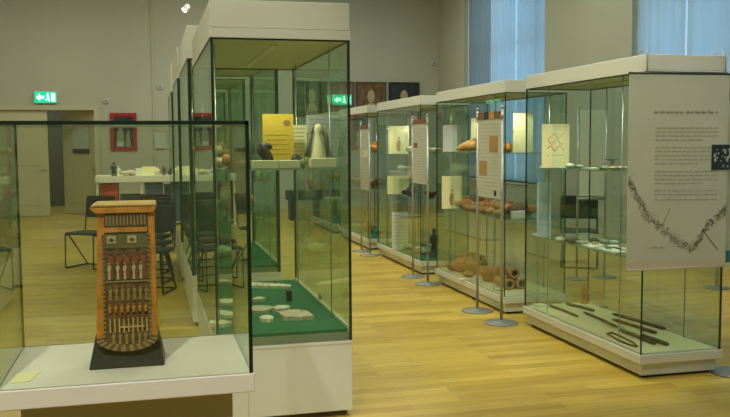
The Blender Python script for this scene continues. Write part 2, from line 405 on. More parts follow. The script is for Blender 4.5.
# hanging spotlight
p = ony(186, 8, 18.5)
r = empty('spotlight', (p.x, p.y, p.z)); tag(r, 'small white spotlight hanging high at the top left', 'spotlight')
b = MB(); b.tube([(p.x+.05, p.y, p.z+.1), (p.x+.05, p.y, ZC)], .012, 'steel', 8); b.build('rod', None, r)
b = MB(); d = Vector((-.55, -.45, -.7)).normalized(); c = Vector(p); b.tube([c-d*.1, c-d*.07, c+d*.07], [.03, .06, .07], 'lamp_white', 16); b.build('lamp_head', None, r)
b = MB(); b.tube([c+d*.07, c+d*.078], [.062, .056], 'lamp_glow', 16); b.build('lens', None, r)

# ------------------------------------------------------------------ tall display cases
def case(x0, x1, y0, y1, zb, zg, zh, label, tray, shelves, green=False, post=0, base_split=True, base_h=.0, rods=True, lip=.006):
    r = empty('display_case', ((x0+x1)/2, (y0+y1)/2, 0)); tag(r, label, 'display case', None)
    g = 'glass_green' if green else 'glass'; t = .009
    if base_split:   # low plinth: upper tray rim, set-back body, dark recess
        bx(x0-.012, x1+.012, y0-.012, y1+.012, zb-.062, zb).build('plinth_rim', 'plinth', r, bevel=.003)
        bx(x0+.022, x1-.022, y0+.022, y1-.022, .022, zb-.062).build('plinth', 'plinth', r)
        bx(x0+.05, x1-.05, y0+.05, y1-.05, 0, .022).build('plinth_foot', 'dark', r)
    else:            # tall cupboard base with shadow joint
        b = MB(); m_ = (x0+x1)/2; ys = [y0, (y0+y1)/2, y1]
        b.box(x0, x1, y0, y1, .04, zb-.075); b.build('cupboard_base', 'plinth', r)
        bx(x0+.03, x1-.03, y0+.03, y1-.03, 0, .04).build('plinth_foot', 'kick', r)
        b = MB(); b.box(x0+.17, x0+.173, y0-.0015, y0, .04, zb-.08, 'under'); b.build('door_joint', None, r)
        bx(x0-.004, x1+.004, y0-.004, y1+.004, zb-.075, zb-.058).build('ledge', 'header', r)
        bx(x0+.004, x1-.004, y0+.012, y1-.012, zb-.058, zb-.012).build('tray_rim', 'tray_side', r)
        bx(x1-.02, x1-.0095, y0+.012, y1-.012, zb-.012, zb+.022).build('tray_edge_reflection', 'header', r)  # pale strip built in place of the reflection along the glass bottom edge
    if tray: bx(x0+.02, x1-.02, y0+.02, y1-.02, zb-(.012 if not base_split else 0), zb+.006).build('tray_lining', tray, r)
    gb = zb-.058 if not base_split else zb
    for name, a in (('glass_pane', (x0, x1, y0, y0+t)), ('glass_pane', (x0, x1, y1-t, y1)), ('glass_pane', (x0, x0+t, y0+t, y1-t)), ('glass_pane', (x1-t, x1, y0+t, y1-t))):
        b = MB(); b.box(*a, gb, zg, g, 'edge'); b.build(name, None, r)
    w = post or .007
    b = MB()
    for (cx_, cy_, sx, sy) in ((x0, y0, 1, 1), (x1, y0, -1, 1), (x0, y1, 1, -1), (x1, y1, -1, -1)):
        e = .0015
        b.box(min(cx_-sx*e, cx_+sx*w), max(cx_-sx*e, cx_+sx*w), min(cy_-sy*e, cy_+sy*w), max(cy_-sy*e, cy_+sy*w), gb, zg)
    e = .0015; k = .008
    b.box(x0-e, x1+e, y0-e, y0+k, zg-k, zg); b.box(x0-e, x1+e, y1-k, y1+e, zg-k, zg)
    b.box(x0-e, x0+k, y0, y1, zg-k, zg); b.box(x1-k, x1+e, y0, y1, zg-k, zg)
    b.build('glass_joint', 'darkmetal', r)
    h0 = zg
    h = MB(); zr = h0+(zh-h0)*(.27 if green else .12); h.box(x0-.001, x1+.001, y0-.001, y1+.001, zr, zh); hd = h.build('header', 'header', r, bevel=.003)
    h = MB(); h.box(x0-.006, x1+.006, y0-.006, y1+.006, h0, zr-.002); h.build('header_rail', 'header', hd, bevel=.002)
    for z in shelves:
        b = MB(); b.box(x0+.03, x1-.03, y0+.05, y1-.05, z-.009, z, 'shelfglass', 'shelfedge'); b.build('glass_shelf', None, r)
    if shelves:
        zmin = min(shelves); zmin = zb+.006
        for xx in (x0+.045, x1-.045):
            for yy in (y0+.35, y1-.35):
                b = MB(); b.tube([(xx, yy, zmin), (xx, yy, h0)], .004, 'steel', 6)
                b.build('shelf_rod', None, r)
    # strip lamp under the header
    b = bx((x0+x1)/2-.02, (x0+x1)/2+.02, y0+.25, y1-.25, h0-.012, h0); b.build('lamp_strip', 'lamp_white', r)
    return r
M['tray_side'] = mat('tray_rim_greygreen', (.26, .30, .20), .6)
RX0, RX1, RZB, RZG, RZH = 3.169, 3.785, .168, 2.057, 2.169
RY = [(5.014, 6.84), (7.286, 9.208), (9.80, 11.795), (12.36, 14.30), (14.9, 16.8)]
rl = ['nearest low tall glass display case on the right, holding dark sticks on a cream tray',
      'second glass case on the right, full of terracotta pots and fragments',
      'third glass case on the right, with pale cards and a green tray',
      'fourth glass case on the right, beside the farthest information stand',
      'fifth and farthest glass case in the right hand row']
RS = [(.80, 1.392), (.885, 1.505), (.92, 1.46), (.92, 1.46), (.92, 1.46)]
RT_ = ['felt_cream', 'felt_cream', 'felt_green', 'felt_green', 'felt_green']
for (y0, y1), l, s, t in zip(RY, rl, RS, RT_): case(RX0, RX1, y0, y1, RZB, RZG, RZH, l, t, s)
LX0, LX1, LZB, LZG, LZH = .3456, 1.1253, .513, 2.185, 2.392
LY = [(4.789, 6.708), (7.56, 9.45), (10.2, 12.1), (12.85, 14.75)]
ll = ['nearest tall glass case, with green felt tray and yellow cards on its shelf',
      'second tall glass case in the left row, directly behind the nearest one',
      'third tall glass case in the left row', 'fourth and farthest tall glass case in the left row']
for i, ((y0, y1), l) in enumerate(zip(LY, ll)):
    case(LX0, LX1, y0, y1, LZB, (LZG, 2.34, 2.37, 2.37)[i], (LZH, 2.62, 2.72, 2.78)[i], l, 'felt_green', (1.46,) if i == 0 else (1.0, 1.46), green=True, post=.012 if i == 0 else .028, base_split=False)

# ------------------------------------------------------------------ table case with the painted box
TX0, TX1, TY0, TY1, TZB, TZ, TZT = -.529, .351, 3.09, 3.762, .692, .762, 1.683
r = empty('table_showcase', ((TX0+TX1)/2, (TY0+TY1)/2, 0)); tag(r, 'low table showcase with a glass hood in the left foreground', 'display case')
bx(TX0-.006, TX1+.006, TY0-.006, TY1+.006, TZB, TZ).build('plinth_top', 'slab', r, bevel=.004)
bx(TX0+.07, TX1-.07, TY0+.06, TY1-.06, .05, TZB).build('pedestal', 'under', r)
bx(TX0+.05, TX1-.05, TY0+.04, TY1-.04, 0, .05).build('pedestal_foot', 'kick', r)
t = .008
for a in ((TX0, TX1, TY0, TY0+t, TZ, TZT-t), (TX0, TX1, TY1-t, TY1, TZ, TZT-t), (TX0, TX0+t, TY0+t, TY1-t, TZ, TZT-t), (TX1-t, TX1, TY0+t, TY1-t, TZ, TZT-t), (TX0, TX1, TY0, TY1, TZT-t, TZT)):
    b = MB(); b.box(*a, 'glass_hood', 'edge'); b.build('glass_pane', None, r)
b = MB(); e = .0015; k = .008
for (cx_, cy_, sx, sy, kk) in ((TX0, TY0, 1, 1, k), (TX1, TY0, -1, 1, .012), (TX0, TY1, 1, -1, .004), (TX1, TY1, -1, -1, .004)):
    b.box(min(cx_-sx*e, cx_+sx*kk), max(cx_-sx*e, cx_+sx*kk), min(cy_-sy*e, cy_+sy*k), max(cy_-sy*e, cy_+sy*k), TZ, TZT)
b.box(TX0-e, TX1+e, TY0-e, TY0+k, TZT-.012, TZT+e); b.box(TX0-e, TX0+k, TY0, TY1, TZT-k, TZT+e); b.box(TX1-k, TX1+e, TY0, TY1, TZT-k, TZT+e)
b.build('glass_joint', 'edge', r)

# painted wooden box on its black base
BY = 3.30
bxc = -.0955
r = empty('painted_box', (bxc, BY+.09, TZ)); tag(r, 'orange painted ancient wooden box with figure rows on a black base', 'painted box')
b = MB(); k = b.mi('black')
bot = [(-.236, 3.29), (.040, 3.29), (.045, 3.50), (-.225, 3.50)]; top = [(-.210, 3.335), (.018, 3.335), (.020, 3.47), (-.205, 3.47)]
V0 = [b.bm.verts.new((x, y, TZ)) for x, y in bot]; V1 = [b.bm.verts.new((x, y, TZ+.125)) for x, y in top]
b.bm.faces.new(V0[::-1]); b.bm.faces.new(V1)
for i in range(4): b.bm.faces.new((V0[i], V0[(i+1) % 4], V1[(i+1) % 4], V1[i]))
b.build('base', 'black', r, bevel=.004)
def zc(y): return ony(120, y, BY).z
def xc(x, y=280): return ony(x, y, BY).x
zt, zbm = zc(213), zc(350)
# tapering body with side walls, rounded lower front
def outline(inset, ztop, zlow, n=12, bow=.05):
    xl_t, xr_t = xc(97, 213)+inset, xc(154.5, 213)-inset; xl_b, xr_b = xc(96.5, 335)+inset, xc(158, 335)-inset
    P_ = [(xl_t, ztop), (xl_b, zlow+bow)]
    for i in range(1, n):
        a = PI*i/n; cxx = (xl_b+xr_b)/2; w = (xr_b-xl_b)/2
        P_.append((cxx-w*math.cos(a), zlow+bow-bow*math.sin(a)))
    P_ += [(xr_b, zlow+bow), (xr_t, ztop)]
    return P_
b = MB(); b.prism(outline(0, zt, zbm), BY, BY+.15); b.build('body', 'case_orange', r, bevel=.004)
b = MB(); b.prism([(-.196, zt), (.012, zt), (.022, zt+.014), (.024, zt+.026), (-.214, zt+.026), (-.216, zt+.018)], BY-.014, BY+.165); b.build('lid', 'case_orange', r, bevel=.003)
b = MB(); b.prism([(-.214, zt+.026), (.026, zt+.026), (.022, zt+.036), (-.196, zt+.036)], BY-.018, BY+.168); b.build('lid_top', 'case_top', r, bevel=.003)
pn = MB(); pn.prism(outline(.025, zt-.004, zbm+.006, bow=.042), BY-.004, BY); panel = pn.build('painted_panel', 'case_dark', r)
rnd = random.Random(3)
def row(name, m, fn):
    b = MB(); fn(b); b.build(name, m, panel)
YP0, YP1 = BY-.008, BY-.004
XA, XB = xc(105.5), xc(148.5)
def bars(y0, y1, n, frac=.5, xa=None, xb=None):
    def f(b):
        a, c = xa or XA+.004, xb or XB-.002
        for i in range(n):
            x = a+(c-a)*(i+.5)/n; w = (c-a)/n*frac/2; j = rnd.uniform(-.002, .002)
            b.prism([(x-w, zc(y1)+j), (x+w, zc(y1)), (x+w*.8, zc(y0)+j), (x-w*.8, zc(y0))], YP0, YP1)
    return f
row('feather_frieze', 'case_tan', bars(215, 225, 12, .5))
row('orange_band', 'case_orange', lambda b: b.box(XA, XB, YP0, YP1, zc(232), zc(227.5)))
row('green_band', 'case_green', lambda b: b.box(XA, XB, YP0+.001, YP1, zc(248), zc(234)))
def eyes(b):
    for cx_ in (112.5, 133):
        b.box(xc(cx_-4.5), xc(cx_+4.5), YP0-.001, YP1, zc(243), zc(235.5))
row('white_square', 'case_cream', eyes)
def pupils(b):
    for cx_ in (112.5, 133):
        b.prism([(xc(cx_-3), zc(239.5)), (xc(cx_), zc(237.5)), (xc(cx_+3.2), zc(239.5)), (xc(cx_), zc(241.5))], YP0-.003, YP0-.001)
row('drawn_eye', 'case_dark', pupils)
def figures(y0, y1, xs, w, dy=0):
    def f(b):
        YP0 = BY-.008-dy
        h = zc(y0)-zc(y1)
        for x in xs:
            X = xc(x); Z = zc(y1)
            b.prism([(X-w*.5, Z), (X+w*.5, Z), (X+w*.35, Z+h*.45), (X+w*.75, Z+h*.7), (X+w*.3, Z+h*.78), (X-w*.3, Z+h*.78), (X-w*.7, Z+h*.6), (X-w*.3, Z+h*.45)], YP0, YP1)
            b.prism([(X+w*.28*math.cos(t*PI/4), Z+h*.89+w*.3*math.sin(t*PI/4)) for t in range(8)], YP0, YP1)
    return f
row('red_figures', 'case_red', figures(249, 279, (111, 119, 127, 135.5, 143.5), .017))
row('white_figures', 'case_cream', figures(261, 279, (109.5, 118, 125, 134, 141), .010, .0025))
row('tan_band', 'case_tan', lambda b: b.box(XA, XB, YP0, YP1, zc(282), zc(280.6)))
row('tan_figures', 'case_tan', figures(285, 300, (110, 116, 122, 128, 134, 140, 146), .010))
row('orange_figures', 'case_orange', figures(303, 315, (109, 115, 121, 127, 133, 139, 145), .010))
row('cream_staffs', 'case_top', bars(318, 332, 9, .28))
row('red_beads', 'case_red', bars(312, 317, 7, .5))
row('cream_line', 'case_cream', lambda b: b.box(xc(119), xc(143), YP0-.001, YP1, zc(327.6), zc(326.2)))
row('lower_figures', 'case_tan', figures(331, 344, (112, 118.5, 125, 131.5, 138, 144), .011))
def edge_checks(b):
    for i in range(24):
        z = zc(234+i*4.4)
        for x in (xc(103.6, 270+i), xc(149.6, 270+i)):
            b.box(x-.0045, x+.0045, YP0+.001, YP1, z-.0045, z+.0035)
row('checked_border', 'case_tan', edge_checks)
def rim(m, par, name):
    b = MB()
    for i in range(21):
        if i % 2 != par: continue
        a0, a1 = PI*i/21, PI*(i+1)/21; cxx = (xc(96.5, 335)+xc(158, 335))/2; w1, w0 = .114, .086; b1, b0 = .054, .030; zz = zbm+.050
        b.prism([(cxx-w1*math.cos(a0), zz-b1*math.sin(a0)), (cxx-w1*math.cos(a1), zz-b1*math.sin(a1)), (cxx-w0*math.cos(a1), zz-b0*math.sin(a1)), (cxx-w0*math.cos(a0), zz-b0*math.sin(a0))], YP0-.004, YP1+.002)
    b.build(name, m, panel)
rim('case_dark', 0, 'brown_petals'); rim('case_tan', 1, 'ochre_petals')

b = MB(); q = [onz(10, 384, TZ), onz(29, 382, TZ), onz(41, 372.5, TZ), onz(17, 374, TZ)]
b.prism([(v.x, v.y) for v in q], TZ, TZ+.003, 'card_pale', 'z'); o = b.build('label_card', None); tag(o, 'small cream label card lying flat left of the painted box', 'label card')

# ------------------------------------------------------------------ small things: builders
def card(x0, x1, yb, Y, ytop, z, m, label, rot=0, marks=None, name='display_card'):
    """standing card: bottom edge on z, from picture columns x0..x1 at depth Y"""
    a = ony(x0, yb, Y).x; c = ony(x1, yb, Y).x; h = ony((x0+x1)/2, ytop, Y).z-z; w = c-a
    r = empty(name, ((a+c)/2, Y, z)); tag(r, label, 'card')
    o = ORG[r]
    bx(o.x-w/2, o.x+w/2, o.y, o.y+.006, z, z+h).build('board', m, r)
    b = MB(); b.prism([(o.y+.006, z), (o.y+.05, z), (o.y+.006, z+h*.55)], o.x-.008, o.x+.008, m, 'x'); b.build('easel_strut', None, r)
    if marks:
        b = MB(); y0, y1 = o.y-.0015, o.y
        mm = 'ink_soft'
        if marks == 'text':
            for i in range(9):
                zz = z+h*(.9-i*.09); rr = random.Random(i+int(x0)); x = o.x-w*.38
                while x < o.x+w*.34:
                    l = w*rr.uniform(.05, .14); b.box(x, min(x+l, o.x+w*.38), y0, y1, zz, zz+h*.014); x += l+w*.035
        elif marks == 'drawing':
            rr = random.Random(int(x0)); mm = 'ink_red'
            for j in range(3):
                pts = [(o.x-w*.3+w*.6*i/8, y0, z+h*(.45+.14*j)+h*.06*math.sin(i*1.3+j*2)) for i in range(9)]
                b.tube(pts, .003, None, 5)
            for i in range(4): b.box(o.x-w*.33+i*w*.17, o.x-w*.23+i*w*.17, y0, y1, z+h*.28, z+h*.295)
        elif marks == 'figure':
            mm = 'ink_brown'
            b.prism([(o.x-w*.08, z+h*.1), (o.x+w*.06, z+h*.1), (o.x+w*.1, z+h*.4), (o.x+w*.05, z+h*.5), (o.x-w*.07, z+h*.48), (o.x-w*.14, z+h*.3)], y0, y1)
            b.prism([(o.x+w*.06*math.cos(t*PI/4), z+h*.56+w*.06*math.sin(t*PI/4)) for t in range(8)], y0, y1)
        elif marks == 'emblem':
            mm = 'ink_brown'
            b.prism([(o.x+w*.28+w*.12*math.cos(t*PI/6), z+h*.83+w*.1*math.sin(t*PI/6)) for t in range(12)], y0, y1)
            for i in range(5): b.box(o.x-w*.38, o.x+w*(.3-.05*(i % 2)), y0, y1, z+h*(.6-i*.09), z+h*(.606-i*.09))
        b.build('print', mm, r)
    if rot: r.rotation_euler = (0, 0, rot)
    return r
def finish(b, name, label, cat, m=None, group=None, rot=0, z=None):
    o = b.build(name, m); tag(o, label, cat, group)
    if rot: o.rotation_euler = (0, 0, rot)
    return o
def bowl(c, r_, h, m, label, rot=0, group=None):
    b = MB(); b.lathe([(r_*.35, 0), (r_*.42, h*.08), (r_*.8, h*.5), (r_, h), (r_*.93, h), (r_*.72, h*.52), (r_*.3, h*.15), (.001, h*.12)], c, m)
    return finish(b, 'bowl', label, 'bowl', group=group)
def jar(c, r_, h, m, label, group=None, handle=False):
    b = MB(); b.lathe([(r_*.45, 0), (r_*.8, h*.15), (r_, h*.42), (r_*.82, h*.68), (r_*.4, h*.82), (r_*.38, h*.92), (r_*.52, h), (r_*.42, h), (r_*.3, h*.9), (.001, h*.85)], c, m)
    if not handle: return finish(b, 'jar', label, 'jar', group=group)
    rt = empty('jug', c); tag(rt, label, 'jug', group); b.build('body', None, rt)
    h_ = MB(); h_.tube([(c[0]+r_*.4, c[1], c[2]+h*.92), (c[0]+r_*1.15, c[1], c[2]+h*.85), (c[0]+r_*1.25, c[1], c[2]+h*.6), (c[0]+r_*.85, c[1], c[2]+h*.5)], r_*.12, m, 8)
    h_.build('handle', None, rt); return rt
def pipe(c, r_, l, m, label, rot=0, group=None):
    b = MB(); b.lathe([(.001, .06), (r_*.5, .06), (r_*.58, .003), (r_*.75, 0), (r_, .006), (r_, .03), (r_*.84, .05), (r_*.8, l), (.001, l)], (0, 0, 0), m, 18, 'y')
    b.lathe([(r_*.53, .012), (r_*.5, .02)], (0, 0, 0), 'ink', 14, 'y')
    o = b.build('clay_tube', None, origin=(0, 0, 0)); o.location = (c[0], c[1], c[2]+r_); o.rotation_euler = (0, 0, PI+rot); tag(o, label, 'clay tube', group); return o
def lump(c, size, m, label, name='fragment', cat='fragment', seed=0, rough=.3, group=None):
    b = MB(); b.blob((c[0], c[1], c[2]+size[2]*.9), size, m, seed, rough)
    zmin = min(v.co.z for v in b.bm.verts)
    for v in b.bm.verts: v.co.z += c[2]-zmin
    return finish(b, name, label, cat, group=group)
def flat(c, w, d, h, m, label, seed=0, rot=0, name='fragment', cat='fragment', n=9, group=None):
    b = MB(); b.shard(c, w, d, h, m, seed, n, rot); return finish(b, name, label, cat, group=group)
def block(c, w, d, h, m, label, name='mount_block', cat='block', rot=0):
    b = bx(c[0]-w/2, c[0]+w/2, c[1]-d/2, c[1]+d/2, c[2], c[2]+h); o = b.build(name, m, bevel=.003); tag(o, label, cat)
    if rot: o.rotation_euler = (0, 0, rot)
    return o
def figurine(c, h, m, label, w=None, name='figurine'):
    w = w or h*.16; b = MB()
    b.lathe([(w*1.1, 0), (w*1.1, h*.06), (w*.7, h*.08), (w*.8, h*.25), (w*.6, h*.45), (w*.95, h*.66), (w*.85, h*.74), (w*.3, h*.79), (w*.33, h*.82), (w*.48, h*.89), (w*.42, h*.96), (w*.15, h)], c, m, 14)
    for s in (-1, 1): b.tube([(c[0]+s*w*.9, c[1], c[2]+h*.7), (c[0]+s*w*1.15, c[1]-w*.3, c[2]+h*.5), (c[0]+s*w*.4, c[1]-w*.8, c[2]+h*.45)], w*.2, m, 7)
    return finish(b, name, label, 'figurine')

# ---- nearest tall case (left): shelf
z = 1.46
def sx(x, Y): return ony(x, 160, Y).x
def bl(x0, x1, Y, ytop, label, m='cream_block'):
    a, c = sx(x0, Y), sx(x1, Y); block(((a+c)/2, Y, z), c-a, .09, ony(300, ytop, Y).z-z, m, label)
bl(252, 277, 4.96, 160, 'cream mount block at the left end of the shelf in the nearest tall case')
bl(278, 299, 4.97, 160, 'cream mount block in the middle of the shelf under the yellow card')
bl(310, 335, 4.96, 158.5, 'cream mount block at the right end of the shelf in the nearest tall case')
for x, l in ((303.5, 'small grey stone vessel between the middle and right cream blocks'),): jar((sx(x, 4.97), 4.97, z), .022, .065, 'glassy', l)
card(263, 294, 160, 5.22, 114, z, 'card_yellow', 'large bright yellow card with a small emblem on the shelf of the nearest tall case', marks='emblem')
card(289, 307, 160, 5.32, 125, z, 'card_pale', 'pale yellow card just right of the large bright yellow card', marks='text')
card(307, 331, 160, 5.36, 115, z, 'card_grey', 'grey card behind the pale tapering figure on the shelf', marks='text')
# dark winged sculpture
c = Vector((sx(266, 5.07), 5.1, z)); rr_ = empty('sculpture', c); tag(rr_, 'dark brown winged sculpture leaning before the yellow card', 'sculpture')
b = MB(); b.tube([c+Vector((.03, 0, 0)), c+Vector((.015, 0, .06)), c+Vector((-.005, 0, .11)), c+Vector((-.03, 0, .15))], [.03, .032, .026, .012], 'bronze_dark', 12)
b.blob(c+Vector((.0, 0, .125)), (.03, .02, .022), 'bronze_dark', 2); b.build('body', None, rr_)
b = MB(); b.tube([c+Vector((.0, 0, .06)), c+Vector((-.03, 0, .09)), c+Vector((-.045, 0, .15))], [.02, .016, .005], 'bronze_dark', 8); b.build('wing', None, rr_)
b = MB(); b.tube([c+Vector((.01, 0, .09)), c+Vector((.035, 0, .12)), c+Vector((.03, 0, .145))], [.014, .012, .004], 'bronze_dark', 8); b.build('wing', None, rr_)
c = Vector((sx(296, 5.1), 5.1, z)); lump(c, (.035, .03, .035), 'stone_dark', 'dark grey rounded stone on the shelf before the pale yellow card', seed=3)
c = Vector((sx(289, 5.08), 5.12, z)); lump(c, (.02, .02, .022), 'stone_dark', 'tiny dark stone just left of the dark grey rounded stone', seed=5)
c = Vector((sx(319, 5.15), 5.17, z)); rr_ = empty('figure_bust', c); tag(rr_, 'pale tapering figure with brown hair lengths on the right block', 'bust')
b = MB(); b.lathe([(.058, 0), (.055, .02), (.04, .1), (.026, .17), (.02, .20), (.028, .225), (.024, .25), (.006, .262)], c, 'card_pale', 16); b.build('body', None, rr_)
for s in (-1, 1):
    b = MB(); b.tube([c+Vector((s*.02, 0, .245)), c+Vector((s*.048, 0, .19)), c+Vector((s*.07, 0, .06))], [.012, .016, .018], 'ink_soft', 8); b.build('hair_lock', None, rr_)
lump((sx(228, 5.3), 5.3, z), (.04, .03, .035), 'terra', 'reddish brown fragment at the left of the shelf, behind the foreground glass', seed=8)
lump((sx(241, 5.5), 5.5, z), (.035, .03, .02), 'terra_light', 'light brown fragment beside the reddish one on the shelf', seed=9)
lump((sx(221, 5.8), 5.85, z), (.05, .04, .025), 'stone', 'pale stone fragment at the far left of the shelf', seed=10)
# tray with stone fragments
z = LZB+.006
def T(x, y): return onz(x, y, z)
frs = [((230, 284), .20, .05, 'stone_brown', 'long brown stone fragment at the back left of the green tray'),
       ((225, 304), .17, .13, 'stone', 'pale broken relief fragment left of centre on the green tray'),
       ((259, 301), .09, .08, 'stone', 'small pale fragment just right of the foreground glass edge'),
       ((260, 311), .15, .16, 'stone_brown', 'spotted brown and cream fragment touching the foreground glass edge'),
       ((281, 310), .12, .09, 'stone', 'small pale fragment above the large reddish one on the tray'),
       ((267, 320.5), .12, .07, 'stone', 'flat pale sliver at the front of the green tray'),
       ((224, 316), .17, .12, 'stone', 'wide pale fragment near the left glass of the green tray'),
       ((220, 325), .13, .10, 'stone', 'white fragment nearest the front left corner of the tray'),
       ((222, 283), .10, .07, 'stone', 'small cream fragment in the rear left corner of the tray')]
for i, (q, w, d, m, l) in enumerate(frs):
    c = T(*q); flat((c.x, c.y, z), w*1.15, d*1.2, .022, m, l, seed=i+1, rot=.3*i)
a, c = T(252, 286), T(289, 287.5)
b = MB(); b.prism([(a.x-.02, a.y-.09), (c.x, c.y-.07), (c.x+.02, c.y+.02), (c.x-.06, c.y+.09), (a.x-.02, a.y+.08)], z, z+.02, 'stone', 'z')
rt_ = b.build('relief_strip', None); tag(rt_, 'long cream relief strip with reddish dots across the green tray', 'relief strip')
d_ = MB()
for i in range(5):
    x_ = a.x+.03+i*(c.x-a.x-.03)/5; d_.lathe([(.012, 0), (.01, .003)], (x_, (a.y+c.y)/2+.01*(i % 2), z+.02), None, 10)
d_.build('red_dot', 'terra', rt_)
q = [T(278, 315), T(296, 312.5), T(307, 314), T(314, 319.5), T(298, 320.5), T(284, 320.5)]
b = MB(); b.prism([(v.x, v.y) for v in q], z, z+.024, 'stone_brown', 'z'); finish(b, 'fragment', 'large reddish cream fragment at the front right of the green tray', 'fragment')
c = T(289, 301); block((c.x, c.y, z), .035, .05, .075, 'stone_dark', 'small black upright block on the green tray', 'stone_block', 'stone')
c = T(320, 302); figurine((c.x, c.y, z), .06, 'glassy', 'tiny green figure lying near the right glass of the tray')

# contents of the left row cases behind
rnd = random.Random(11)
cnt = ['dark', 'brown', 'pale']
words = {'terra': 'red brown', 'terra_dark': 'very dark brown', 'stone': 'pale', 'stone_brown': 'grey brown', 'terra_light': 'light orange', 'stone_dark': 'blackish'}
ordl = ['first', 'second', 'third', 'fourth', 'fifth', 'sixth', 'seventh', 'eighth', 'ninth', 'tenth', 'eleventh', 'twelfth', 'thirteenth', 'fourteenth']
nmc = ['', 'second', 'third', 'fourth']
for ci in (1, 2, 3):
    y0, y1 = LY[ci]
    for lev, zz, nm in ((0, LZB+.006, 'green tray'), (1, 1.0, 'lower shelf'), (2, 1.46, 'upper shelf')):
        n = 5 if ci == 1 else 3
        for i in range(n):
            x = LX0+.14+(LX1-LX0-.28)*((i*.37+.1*lev) % 1); y = y0+.25+(y1-y0-.5)*(i+.5)/n
            m = ['terra', 'terra_dark', 'stone', 'stone_brown', 'terra_light', 'stone_dark'][(i+lev+ci) % 6]
            k = (i*2+lev) % 3
            lab = lambda nn: '%s %s, %s from front, %s of the %s left case' % (words[m], nn, ordl[i], nm, nmc[ci])
            if k == 0: jar((x, y, zz), .07, .2, m, lab('jar'))
            elif k == 1: bowl((x, y, zz), .09, .09, m, lab('bowl'))
            else: lump((x, y, zz), (.1, .08, .06), m, lab('fragment'), seed=i+lev*5)
card(232, 246, 178, 8.4, 157, 1.46-.0, 'card_white', 'white card on the upper shelf of the second left case', marks='text')
card(254, 270, 205, 8.6, 182, 1.0, 'card_grey', 'grey card on the lower shelf of the second left case', marks='text')

# ---- nearest right case: cards, sticks, glass pieces
ZS1, ZS2 = 1.392, .80
card(541, 570, 166.5, 6.35, 124, ZS1, 'card_pale', 'pale yellow card with a reddish drawing on the top shelf of the nearest right case', marks='drawing', rot=.12)
card(537, 551.5, 222, 6.6, 182, ZS2, 'card_blue', 'narrow bluish white card standing on the lower shelf of the nearest right case', rot=.1)
def fl(x, y, zz, w, d, h, m, l, seed=0, n=9, rot=0, cat='fragment', name='fragment'):
    c = onz(x, y, zz); flat((c.x, c.y, zz), w, d, h, m, l, seed, rot, name, cat, n)
def lbl(x, y, zz, w, d, m, l, rot=.1, h=.012):
    c = onz(x, y, zz); b = bx(c.x-w/2, c.x+w/2, c.y-d/2, c.y+d/2, zz, zz+h); o = b.build('label_card', m); tag(o, l, 'label card'); o.rotation_euler = (0, 0, rot)
lbl(553, 167.5, ZS1, .18, .12, 'card_white', 'white label slab right below the card with the reddish drawing')
lbl(593, 169.3, ZS1, .12, .10, 'card_white', 'white label slab in the middle of the top shelf of the nearest right case')
def at_z(x, Y, zz): return Vector((onz(x, 200, .5).x*0+ony(x, 170, Y).x, Y, zz))
for x, Y, s_, m, l in ((570, 6.3, (.04, .04, .018), 'card_white', 'white rounded fragment right of the drawn card on the top shelf'),
                       (579, 6.15, (.045, .04, .015), 'glassy', 'greenish fragment left of the white label slab on the top shelf'),
                       (604, 5.75, (.045, .04, .014), 'glassy', 'greenish fragment just right of the white label slab on the top shelf'),
                       (613, 5.65, (.05, .05, .013), 'stone_brown', 'brownish fragment second from the banner on the top shelf'),
                       (622, 5.5, (.05, .04, .015), 'glassy', 'greenish fragment nearest the banner on the top shelf')):
    c = at_z(x, Y, ZS1); lump(c, s_, m, l, seed=int(x))
c = at_z(612, 6.2, ZS1); b = MB(); b.lathe([(.02, 0), (.012, .01), (.01, .05), (.07, .07), (.075, .075), (.01, .062)], c, 'card_grey', 18); finish(b, 'footed_dish', 'small pale footed dish near the banner on the top shelf', 'dish')
lbl(541, 235.5, ZS2, .10, .14, 'card_white', 'white label slab at the left end of the lower shelf in the nearest right case')
for x, Y, s_, m, l in ((561, 6.2, (.05, .05, .02), 'glassy', 'greenish lump at the left of the lower shelf, beside the small label'),
                       (572, 6.1, (.06, .05, .025), 'terra_dark', 'dark brown lump left of centre on the lower shelf'),
                       (583, 6.0, (.05, .06, .02), 'glassy', 'greenish lump in the centre of the lower shelf'),
                       (594, 6.05, (.045, .05, .022), 'stone_dark', 'dark lump behind the papers on the lower shelf'),
                       (604, 6.0, (.04, .05, .018), 'glassy', 'greenish lump right of the dark lump on the lower shelf'),
                       (614, 5.95, (.04, .05, .016), 'card_grey', 'pale grey lump nearest the banner on the lower shelf')):
    c = Vector((ony(x, 238, Y).x, Y, ZS2)); lump(c, s_, m, l, seed=int(x))
for i, (x, y, w, d, l) in enumerate(((593, 246.5, .16, .30, 'white sheet leftmost on the lower shelf of the nearest right case'), (607, 251, .16, .32, 'white sheet in the middle of the lower shelf papers'), (621, 249, .15, .36, 'white sheet nearest the banner on the lower shelf'))):
    c = onz(x, y, ZS2); c.x = max(RX0+.13, min(RX1-.13, c.x)); o = bx(c.x-w/2, c.x+w/2, c.y-d/2, c.y+d/2, ZS2, ZS2+.01).build('paper_sheet', 'card_white'); tag(o, l, 'paper'); o.rotation_euler = (0, 0, .08*i-.1)
    fl(x+2, y-2, ZS2+.01, .05, .06, .02, 'stone_brown' if i != 1 else 'glassy', 'small fragment lying on the %s white sheet' % ('left', 'middle', 'right')[i], i)
z = RZB+.006
